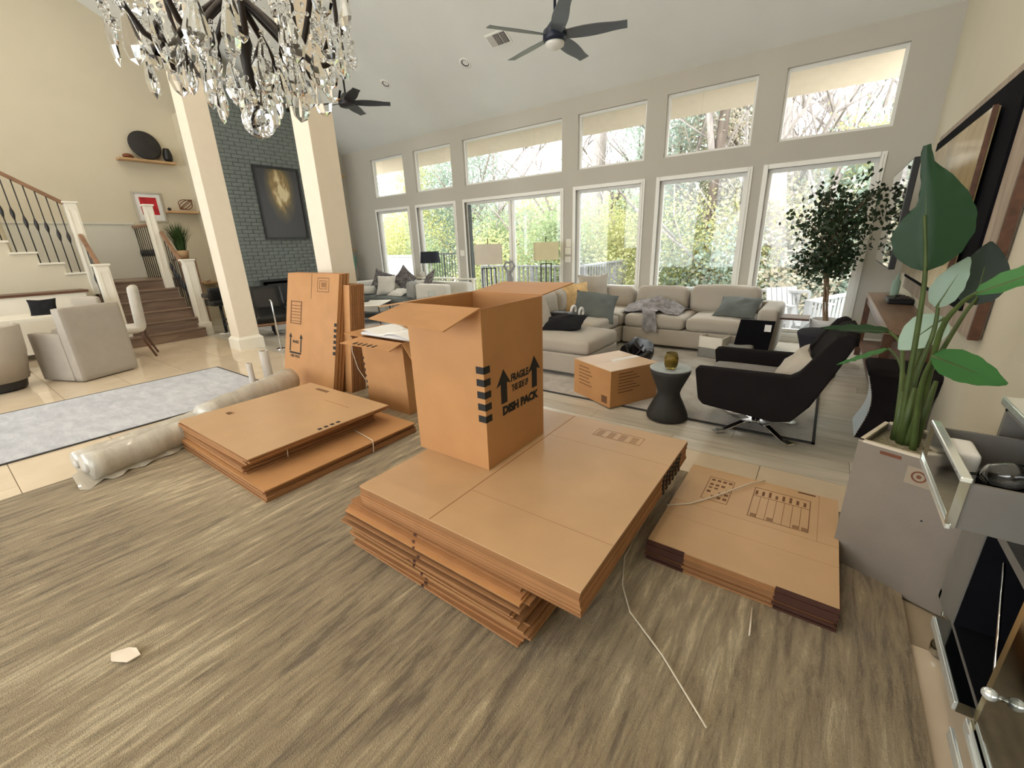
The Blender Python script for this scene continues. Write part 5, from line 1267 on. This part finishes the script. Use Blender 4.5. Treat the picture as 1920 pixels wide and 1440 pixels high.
bs = thing('bar_stool', 'black bucket bar stool on chrome disc base left of the column', 'stool', (-9.55, 3.42, 0))
obj('base_disc', G().lathe([(.22, 0), (.22, .01), (.05, .03), (.001, .03)], n=28), 'chrome', bs, True); obj('pole', G().tube([(0, 0, .02), (0, 0, .56)], .028, 12), 'black', bs, True)
for z in (.18, .27): obj('foot_ring', G().tube([(.03, 0, z), (.16, -.06, z), (.18, .06, z), (.03, .04, z)], .012, 8), 'black', bs, True)
obj('seat', G().soft((0, 0, 0), (.22, .21, .06), .05, .01, n=8), 'leather', bs, True, loc=(0, 0, .60))
obj('backrest', G().soft((0, 0, 0), (.04, .22, .13), .035, 0, n=8).xf(Matrix.Rotation(.2, 4, 'Y')), 'leather', bs, True, loc=(.18, 0, .76))
for s in (-1, 1): obj('armrest', G().soft((0, 0, 0), (.2, .03, .04), .03, 0, n=6), 'leather', bs, True, loc=(0, s*.22, .74))

# ================================================================== LEFT DINING GROUP
pc = thing('slipcovered_armchair', 'taupe slipcovered boxy armchair seen from behind at far left', 'armchair', (-7.86, 1.12, 0), math.radians(202.5))
# local +x = facing direction
def pb(x0, x1, y0, y1, z0, z1, nm): return obj(nm, G().soft((0, 0, 0), ((x1-x0)/2, (y1-y0)/2, (z1-z0)/2), .018, 0, n=6), 'slip', pc, True, loc=((x0+x1)/2, (y0+y1)/2, (z0+z1)/2))
pb(-.34, -.20, -.34, .34, .012, .93, 'backrest'); pb(-.19, .36, .24, .34, .012, .62, 'arm'); pb(-.19, .36, -.34, -.24, .012, .62, 'arm'); pb(-.19, .34, -.235, .235, .012, .46, 'seat')
wc = thing('dining_chair', 'white upholstered dining chair with dark curved leg beside the slipcovered armchair', 'chair', (-8.62, 1.72, 0), math.radians(-108))
obj('backrest', G().soft((0, 0, 0), (.055, .22, .34), .045, .01, n=10).xf(Matrix.Rotation(-.06, 4, 'Y')), 'linen2', wc, True, loc=(-.22, 0, .74))
obj('seat', G().soft((0, 0, 0), (.23, .23, .05), .04, .02, n=8), 'linen2', wc, True, loc=(0, 0, .44))
for s in (-1, 1): obj('leg', G().tube([(-.20, s*.19, .42), (-.22, s*.19, .25), (-.30, s*.19, .0)], [.024, .02, .014], 8), 'dwood', wc, True); obj('leg', G().tube([(.19, s*.19, .40), (.19, s*.19, .0)], [.022, .015], 8), 'dwood', wc, True)
dt = thing('sideboard', 'long dark topped sideboard before the stair wall at far left', 'sideboard', (-10.0, .55, 0))
obj('top', G().box(-.28, .22, -1.9, 1.12, .975, 1.01), 'dwood', dt); obj('body', G().box(-.26, .19, -1.85, 1.08, .1, .975), 'white', dt)
for yy in (-1.8, 1.0): obj('leg', G().box(-.2, .15, yy-.03, yy+.03, 0, .1), 'dwood', dt)
tbl = thing('dining_table', 'dark dining table behind the slipcovered armchair at left', 'table', (-8.95, .35, 0))
obj('top', G().box(-.42, .42, -.95, .75, .72, .755), 'white', tbl); obj('pedestal', G().lathe([(.12, .03), (.07, .2), (.07, .6), (.14, .72)], n=20), 'dwood', tbl, True); obj('foot', G().lathe([(.3, 0), (.3, .02), (.001, .03)], n=24), 'dwood', tbl)
c2 = thing('dining_chair', 'cream chair behind the table end with a black cushion at far left', 'chair', (-9.35, 1.35, 0), math.radians(-60))
obj('backrest', G().soft((0, 0, 0), (.04, .24, .22), .035, .01, n=8), 'linen', c2, True, loc=(-.22, 0, .70)); obj('seat', G().soft((0, 0, 0), (.24, .24, .05), .04, .02, n=8), 'linen', c2, True, loc=(0, 0, .44))
for sx in (-1, 1):
    for s in (-1, 1): obj('leg', G().tube([(sx*.19, s*.19, .40), (sx*.2, s*.2, .0)], [.022, .015], 8), 'dwood', c2, True)
pillow((-8.95, 1.0, .83), (math.radians(70), 0, math.radians(70)), .30, .30, .12, 'darkfab', 'black cushion standing on the dining table at far left', grp=None)
bc = thing('barrel_chair', 'rounded beige barrel chair on dark base at the left image edge', 'chair', (-7.95, .26, 0), math.radians(170))
g = G(); vs = []; n = 20
for i in range(n+1):
    a = math.radians(60+240*i/n)
    for r_, z in ((.30, .12), (.36, .45), (.38, .76), (.34, .78), (.29, .45)): vs.append((r_*math.cos(a), r_*math.sin(a), z))
g.add(vs, [(i*5+q, (i+1)*5+q, (i+1)*5+(q+1) % 5, i*5+(q+1) % 5) for i in range(n) for q in range(5)]+[tuple(range(5)), tuple(range(n*5+4, n*5-1, -1))])
obj('backrest', g, 'linen', bc, True); obj('seat', G().lathe([(.28, .12), (.30, .4), (.27, .46), (.001, .47)], n=28), 'linen', bc, True); obj('base', G().lathe([(.26, .02), (.28, .12), (.001, .12)], n=24), 'black', bc); obj('foot_ring', G().lathe([(.22, 0), (.24, .02), (.001, .02)], n=24), 'black', bc)

# ================================================================== CEILING FIXTURES
sa = math.atan(SL)
def on_ceiling(x, y): return Matrix.Translation((x, y, zc(y))) @ Matrix.Rotation(-sa, 4, 'X')
for x, y, lab in ((-5.33, 6.26, 'recessed round downlight nearer the ceiling vent'), (-7.18, 6.14, 'recessed round downlight above the small black fan')):
    r = thing('recessed_light', lab, 'ceiling light', (0, 0, 0), 0, 'recessed ceiling downlights'); r.matrix_world = on_ceiling(x, y)
    obj('trim_ring', G().lathe([(.065, -.004), (.075, -.008), (.10, -.004), (.10, 0), (.065, 0)], n=32, close=False), 'trim', r, True)
    obj('baffle', G().lathe([(.066, 0), (.064, -.003), (.001, -.003)], n=28), 'ventdark', r); obj('lens', G().lathe([(.001, -.005), (.05, -.005)], (.012, -.006, 0), n=24, close=False), 'lampglow', r)
vt = thing('ceiling_vent', 'white square ceiling air vent with two dark grilles', 'vent', (0, 0, 0)); vt.matrix_world = on_ceiling(-4.52, 6.10) @ Matrix.Rotation(.0, 4, 'Z')
obj('frame', G().box(-.19, .19, -.11, .11, -.014, 0), 'trim', vt, bevel=.003)
for i, m in enumerate(('grill', 'ventdark', 'ventdark')):
    x0 = -.165+.113*i; o = obj('grille', G().box(x0, x0+.10, -.085, .085, -.018, -.014), m, vt)
    for q in range(5): obj('slat', G().box(x0+.01+q*.018, x0+.014+q*.018, -.08, .08, -.022, -.018), 'grill', o)
def fan(x, y, z, R_, lab, a0, mb, mh, light=True, tiltx=.0):
    f = thing('ceiling_fan', lab, 'ceiling fan', (x, y, z), 0, 'five blade ceiling fans')
    obj('downrod', G().tube([(0, 0, .1), (0, 0, zc(y)-z-.05)], .014, 10), mh, f, True)
    obj('canopy', G().lathe([(.03, -.12), (.07, -.06), (.075, .06), (.001, .06)], (0, 0, zc(y)-z-.03), n=24), mh, f, True)
    obj('motor', G().lathe([(.02, .14), (.05, .12), (.085, .075), (.115, .05), (.12, -.02), (.10, -.05), (.001, -.05)], n=32), mh, f, True)
    if light: obj('light_dome', G().lathe([(.098, -.048), (.09, -.075), (.05, -.10), (.001, -.105)], n=28), 'trim', f, True)
    for k in range(5):
        a = a0+2*PI*k/5; n = 10; g = G(); vs = []
        for i in range(n+1):
            t = i/n; r_ = .10+(R_-.10)*t; w = .048+.022*math.sin(PI*min(1, t*1.2))*(1 if t < .85 else .8)+.006; tw = -.30+.1*t
            for s in (-1, 1):
                for e in (-.003, .003): vs.append((r_, s*w*math.cos(tw), s*w*math.sin(tw)+e+.01))
        fs = []
        for i in range(n): b = i*4; fs += [(b, b+4, b+6, b+2), (b+1, b+3, b+7, b+5), (b, b+1, b+5, b+4), (b+2, b+6, b+7, b+3)]
        fs += [(0, 2, 3, 1), (n*4, n*4+1, n*4+3, n*4+2)]
        g.add(vs, fs).xf(Matrix.Rotation(a, 4, 'Z')); obj('blade', g, mb, f)
fan(-2.58, 4.43, 3.44, .70, 'large blue grey five blade ceiling fan at top centre', math.radians(20), 'fan', 'fandark')
fan(-6.45, 4.70, 3.64, .66, 'smaller looking black five blade ceiling fan beside the chandelier', math.radians(50), 'fanblack', 'fanblack', light=False)

# ================================================================== CHANDELIER
CH = Vector((-1.96, 1.0, 2.0))
cdl = thing('chandelier', 'large crystal chandelier with dark iron scroll arms at top left', 'chandelier', tuple(CH))
rd3 = random.Random(5)
def pendant_mesh(L_, w, t=.35, n=8):
    g = G(); prof = [(.08, 0), (.35, .10), (.75, .42), (1, .66), (.72, .88), (.05, 1)]
    g.lathe([(w*p, -L_*q) for p, q in prof], n=n, sy=t); return g.mesh('crystal_pendant')
PMs = [pendant_mesh(.13, .034), pendant_mesh(.155, .040, .3), pendant_mesh(.085, .026, .5, 6)]
for m_ in PMs: m_.materials.append(M['crystal'])
bead = G().ell((0, 0, 0), .0085, 8, 6).mesh('crystal_bead'); bead.materials.append(M['crystal'])
def hang(p, k, n=2):
    p = Vector(p)
    for i in range(n): link('crystal_bead', bead, None, cdl, (p.x, p.y, p.z-.018*i))
    link('crystal_pendant', PMs[k], None, cdl, (p.x, p.y, p.z-.018*n+.006), (rd3.uniform(-.12, .12), rd3.uniform(-.12, .12), rd3.uniform(0, PI)))
# finial ball
obj('crystal_ball', G().ell((0, 0, .0), .060, 32, 20), 'crystal', cdl, True); obj('ball_cap', G().lathe([(.008, .055), (.02, .062), (.01, .08), (.006, .12)], n=16), 'iron', cdl, True)
obj('centre_post', G().lathe([(.006, .10), (.02, .14), (.012, .2), (.03, .26), (.015, .34), (.03, .45), (.012, .6), (.02, .8), (.01, zc(1.0)-2.02)], n=16), 'iron', cdl, True)
cm = Matrix.Identity(4)
for k in range(10):
    a = 2*PI*k/10+.2; d = Vector((math.cos(a), math.sin(a), 0))
    pts = []
    for i in range(19):
        t = i/18; r_ = .03+.36*math.sin(t*PI*.5)+.02*math.sin(t*9); z = .40-.20*math.sin(t*PI*.95)+.28*max(0, t-.6)*2
        pts.append(d*r_+Vector((0, 0, z)))
    obj('scroll_arm', G().tube(pts, [.013-.005*i/18 for i in range(19)], 7), 'iron', cdl, True)
    e = pts[-1]; pts2 = [e+d*(.05*math.sin(t*4))*(1-t)+Vector((0, 0, .05-.07*t*math.cos(t*4))) for t in [i/10 for i in range(11)]]
    obj('scroll_tip', G().tube(pts2, .005, 6), 'iron', cdl, True)
    obj('drip_cup', G().lathe([(.012, 0), (.045, .015), (.048, .022), (.001, .01)], tuple(e+Vector((0, 0, .02))), n=18), 'crystal', cdl, True)
    obj('candle_sleeve', G().tube([tuple(e+Vector((0, 0, .03))), tuple(e+Vector((0, 0, .13)))], .012, 10), 'white', cdl, True)
for R_, n, z0, kk, jz in ((.055, 6, .14, 2, .02), (.12, 8, .21, 0, .03), (.20, 10, .23, 1, .035), (.29, 13, .27, 0, .04), (.38, 16, .29, 1, .05), (.43, 13, .40, 0, .05), (.32, 12, .42, 2, .05), (.20, 8, .38, 2, .05)):
    for i in range(n):
        a = 2*PI*i/n+rd3.uniform(-.08, .08)+R_*5; r_ = R_*rd3.uniform(.93, 1.07)
        hang((r_*math.cos(a), r_*math.sin(a), z0+rd3.uniform(-jz, jz)), kk if rd3.random() < .75 else 1, 1 if rd3.random() < .6 else 2)
ros = G()
for k in range(16):
    a = rd3.uniform(0, 2*PI); r_ = rd3.uniform(.1, .36); c = (r_*math.cos(a), r_*math.sin(a), rd3.uniform(.2, .34))
    for q in range(7): b = 2*PI*q/6; ros.ell((c[0]+(.013*math.cos(b) if q < 6 else 0)*math.cos(a+PI/2), c[1]+(.013*math.cos(b) if q < 6 else 0)*math.sin(a+PI/2), c[2]+(.013*math.sin(b) if q < 6 else 0)), .0085, 8, 5)
o = obj('crystal_rosettes', ros, 'crystal', cdl, True); o['kind'] = 'stuff'
bds = G()
for k in range(20):
    a = 2*PI*k/20; d = Vector((math.cos(a), math.sin(a), 0)); d2 = Vector((math.cos(a+2*PI/20), math.sin(a+2*PI/20), 0))
    for i in range(9):
        t = i/8; p = d.lerp(d2, t)*.40; bds.ell((p.x, p.y, .30-.06*math.sin(PI*t)), .007, 7, 5)
    for i in range(14): t = i/13; p = d*(.06+.33*t); bds.ell((p.x, p.y, .52-.22*t-.07*math.sin(PI*t)), .0065, 7, 5)
o = obj('bead_strings', bds, 'crystal', cdl, True); o['kind'] = 'stuff'

# ================================================================== OUTSIDE
dk = struct('deck_floor', G().box(-13, 3, 7.46, 11.8, -.30, -.17), 'deckwood')
for i in range(28):
    obj('deck_board', G().box(-13, 3, 7.48+.155*i, 7.48+.155*i+.148, -.17, -.145), 'deckwood', dk)
def railing(lab, a, b, z0, z1, m, sp=.14, w=.04, thick=.09):
    a, b = Vector((*a, 0)), Vector((*b, 0)); Ln = (b-a).length; d = (b-a)/Ln; r = thing('deck_railing', lab, 'railing', tuple(a+Vector((0, 0, 0))), 0)
    obj('top_rail', G().bar((0, 0, z1), tuple(d*Ln+Vector((0, 0, z1))), thick, .04), m, r); obj('bottom_rail', G().bar((0, 0, z0+.1), tuple(d*Ln+Vector((0, 0, z0+.1))), .05, .05), m, r)
    bme_ = G().box(-w/2, w/2, -w/2, w/2, z0+.1, z1).mesh('baluster'); bme_.materials.append(M[m])
    n = int(Ln/sp)
    for i in range(n+1):
        post = i % 12 == 0
        o = link('post' if post else 'baluster', bme_, None, r, tuple(d*(i*Ln/n)))
        if post: o.scale = (2.2, 2.2, 1)
railing('grey wooden deck railing beyond the sliding door', (-8.2, 9.9), (-4.9, 9.9), -.15, .90, 'deckwood')
railing('grey wooden deck railing running away beyond the window right of door', (-4.85, 9.7), (-4.75, 12.2), -.15, .93, 'deckwood')
railing('white deck railing low behind the sectional sofa', (-4.2, 8.8), (-.18, 8.8), -.15, .56, 'deckwhite')
railing('white stair railing descending outside the rightmost window', (-.18, 8.8), (.5, 10.4), -.6, .40, 'deckwhite')
railing('thin black iron railing far beyond the second left window', (-11.2, 10.0), (-8.6, 10.0), -.1, 1.26, 'black', .11, .016, .03)
pw = thing('siding_parapet', 'white horizontal siding parapet outside the leftmost window', 'parapet', (-12.6, 10.0, 0))
for i in range(6): obj('siding_board', G().box(-1.5, 1.35, -.02-.006*(i % 2), .06, -.15+.22*i, .065+.22*i), 'deckwhite', pw)
obj('cap', G().box(-1.55, 1.4, -.06, .1, 1.18, 1.24), 'deckwhite', pw)
adr = thing('garden_chair', 'white slatted garden chair on the deck beside the railing', 'chair', (-.30, 8.35, -.145), math.radians(40))
for i in range(6): obj('slat', G().box(-.27+.092*i, -.19+.092*i, .20, .22, .25, .88).xf(Matrix.Rotation(-.3, 4, 'X')), 'deckwhite', adr)
for i in range(5): obj('slat', G().box(-.27, .27, -.28+.1*i, -.2+.1*i, .34-.02*i, .36-.02*i), 'deckwhite', adr)
for s in (-1, 1): obj('armrest', G().box(s*.33-.06, s*.33+.06, -.32, .25, .56, .58), 'deckwhite', adr); obj('leg', G().box(s*.30-.02, s*.30+.02, -.30, -.22, 0, .56), 'deckwhite', adr); obj('leg', G().hexa([(s*.30-.02, .2, 0), (s*.30+.02, .2, 0), (s*.30+.02, .3, 0), (s*.30-.02, .3, 0)], [(s*.30-.02, -.2, .35), (s*.30+.02, -.2, .35), (s*.30+.02, -.1, .35), (s*.30-.02, -.1, .35)]), 'deckwhite', adr)
gnd = G(); vs = []; n = 40
for i in range(n+1):
    for j in range(n+1):
        x = -60+90*i/n; y = 8.5+60*j/n; vs.append((x, y, -1.6-.04*(y-8.5)+.5*noise.noise(Vector((x*.12, y*.12, 0)))))
gnd.add(vs, [(i*(n+1)+j, (i+1)*(n+1)+j, (i+1)*(n+1)+j+1, i*(n+1)+j+1) for i in range(n) for j in range(n)])
struct('ground', gnd, 'ground')
rt_ = random.Random(21)
def crown_mesh(nm, n, R_, H, sz, m, seed, hollow=.25):
    r = random.Random(seed); g = G(); cl = [(r.gauss(0, .5)*R_, r.gauss(0, .5)*R_, r.uniform(-.5, .5)*H) for _ in range(28)]
    for i in range(n):
        c = r.choice(cl); p = Vector((c[0]+r.gauss(0, .26)*R_, c[1]+r.gauss(0, .26)*R_, c[2]+r.gauss(0, .16)*H))
        d = Vector((r.gauss(0, 1), r.gauss(0, 1), r.gauss(0, 1)-.4)).normalized(); s = sz*r.uniform(.6, 1.3); w = d.orthogonal().normalized(); w.rotate(Matrix.Rotation(r.uniform(0, 6.28), 3, d)); w *= s*.32
        g.add([p, p+d*s*.5-w, p+d*s, p+d*s*.5+w], [(0, 1, 2, 3)])
    me = g.mesh(nm); me.materials.append(M[m]); return me
CR = {m: [crown_mesh('foliage', 9500, 1.5, 3.0, .105, m, s+i*7) for i in range(2)] for s, m in enumerate(('leafy', 'leafg', 'leaft', 'leafo'))}
def branchy(seed, h, m='bark2', r0=.09, depth=4, spread=.5):
    r = random.Random(seed); g = G()
    def go(p, d, L_, rad, k):
        q = p+d*L_; mid = (p+q)/2+Vector((r.gauss(0, .04), r.gauss(0, .04), 0))*L_; g.tube([p, mid, q], [rad, rad*.85, rad*.68], 6 if k > 1 else 4)
        if k == 0: return
        for _ in range(3 if k < depth else 3):
            e = (d+Vector((r.gauss(0, spread), r.gauss(0, spread), r.uniform(-.1, .5)))).normalized(); go(q if r.random() < .6 else mid, e, L_*r.uniform(.55, .8), rad*.55, k-1)
    go(Vector((0, 0, 0)), Vector((r.gauss(0, .06), r.gauss(0, .06), 1)).normalized(), h*.42, r0, depth); return g
def gz(y): return -1.9-.04*(y-8.5)
BRM = []
for i in range(4): me = branchy(40+i, 10.5, r0=.10).mesh('branches', True); me.materials.append(M['bark2']); BRM.append(me)
big = [(-7.0, 15, .23, 0, 'broad grey straight trunk seen through the window right of door', 0), (-3.3, 15.5, .24, .06, 'broad brown trunk behind the fifth window', 1), (-.75, 12.5, .22, -.12, 'leaning pale trunk behind the rightmost window', 0), (-2.75, 13.2, .13, .0, 'slim reddish trunk low in the fifth window', 1), (-14.6, 16, .15, .04, 'grey trunk seen through the leftmost window', 0), (-5.2, 18, .14, 0, 'thin grey trunk behind the right end of sliding door', 0)]
for i, (x, y, r, ln, lab, bm2) in enumerate(big):
    t = thing('tree', lab, 'tree', (x, y, gz(y)), 0, 'tall trunks in the wood')
    obj('trunk', G().tube([(ln*z*.9+.05*math.sin(z), .03*math.cos(z), z) for z in range(0, 14)], [r*(1.15-.03*z) for z in range(0, 14)], 14), 'bark2' if bm2 == 0 else 'bark', t, True)
    link('branches', BRM[i % 4], None, t, (ln*5, 0, 4.5), (0, 0, i))
lbl = {'leafy': 'yellow green leafy tree in the wood outside', 'leafg': 'fresh green leafy tree in the wood outside', 'leaft': 'blue green evergreen tree in the wood outside', 'leafo': 'straw coloured autumn tree in the wood outside'}
spots = []
k = 0
for row, (yy, dx, zc_) in enumerate(((13.5, 2.1, .6), (17.5, 2.4, 1.6), (22.5, 3.2, 2.6))):
    x = -24-row*6
    while x < 3.5+row:
        spots.append((x+rt_.uniform(-.5, .5), yy+rt_.uniform(-.9, .9), zc_+rt_.uniform(-.7, .6), row)); x += dx
for q in ((-4.2, 14.6, 4.3, 0), (-3.2, 15.2, 3.9, 0), (-13.6, 15.0, 4.2, 0), (-16, 15, 4.0, 0), (-1.9, 13.2, 1.0, 0), (-.6, 14.2, .9, 0), (.7, 13.2, .6, 0), (-1.2, 15.5, 2.2, 0), (.3, 16, 2.0, 0), (-2.4, 12.6, -.2, 0), (1.2, 15, 2.2, 0)): spots.append(q)
def pick(x, y):
    a = x/y
    if a < -.95: return rt_.choice(('leafy', 'leafg', 'leaft', 'leafy'))
    if -.62 < a < -.36: return rt_.choice(('leafo', 'leafy', 'leafo', 'leafg'))
    if -.34 < a < -.16: return rt_.choice(('leafo', 'leafg', 'leaft', 'leafo'))
    return rt_.choice(('leafy', 'leafg', 'leaft', 'leafo'))
for (x, y, z, row) in spots:
    m = pick(x, y); t = thing('leafy_tree', lbl[m], 'tree', (x, y, gz(y)), 0, {'leafy': 'yellow green trees', 'leafg': 'green trees', 'leaft': 'blue green trees', 'leafo': 'straw coloured trees'}[m])
    s = rt_.uniform(.85, 1.15)*(1+.12*row)
    o = link('foliage', rt_.choice(CR[m]), None, t, (0, 0, z-gz(y)), (0, 0, rt_.uniform(0, 6.28))); o.scale = (s, s, s*rt_.uniform(.8, 1.0)); o['kind'] = 'stuff'
    obj('trunk', G().tube([(0, 0, -.3), (.05, .05, z-gz(y))], [.06, .03], 7), 'bark', t, True)
for i, (x, y) in enumerate(((-12.5, 15), (-.9, 13.8), (.9, 14.0), (-3.9, 14.6), (-5.8, 14.6), (-1.9, 12.8), (-11.2, 14.5), (-6.9, 16.5), (.2, 13.2), (-10.2, 17), (-8.6, 14.5), (-4.6, 16.5), (-2.0, 17.5), (-1.6, 14.5), (.5, 15.5), (-.2, 18), (1.2, 17), (-6.0, 20), (-16, 18))):
    t = thing('bare_tree', 'bare branching tree against the white sky outside', 'tree', (x, y, gz(y)), 0, 'bare trees in the wood')
    link('branches', BRM[i % 4], None, t, (0, 0, 0), (0, 0, i*1.7)).scale = (1, 1, 1.05)
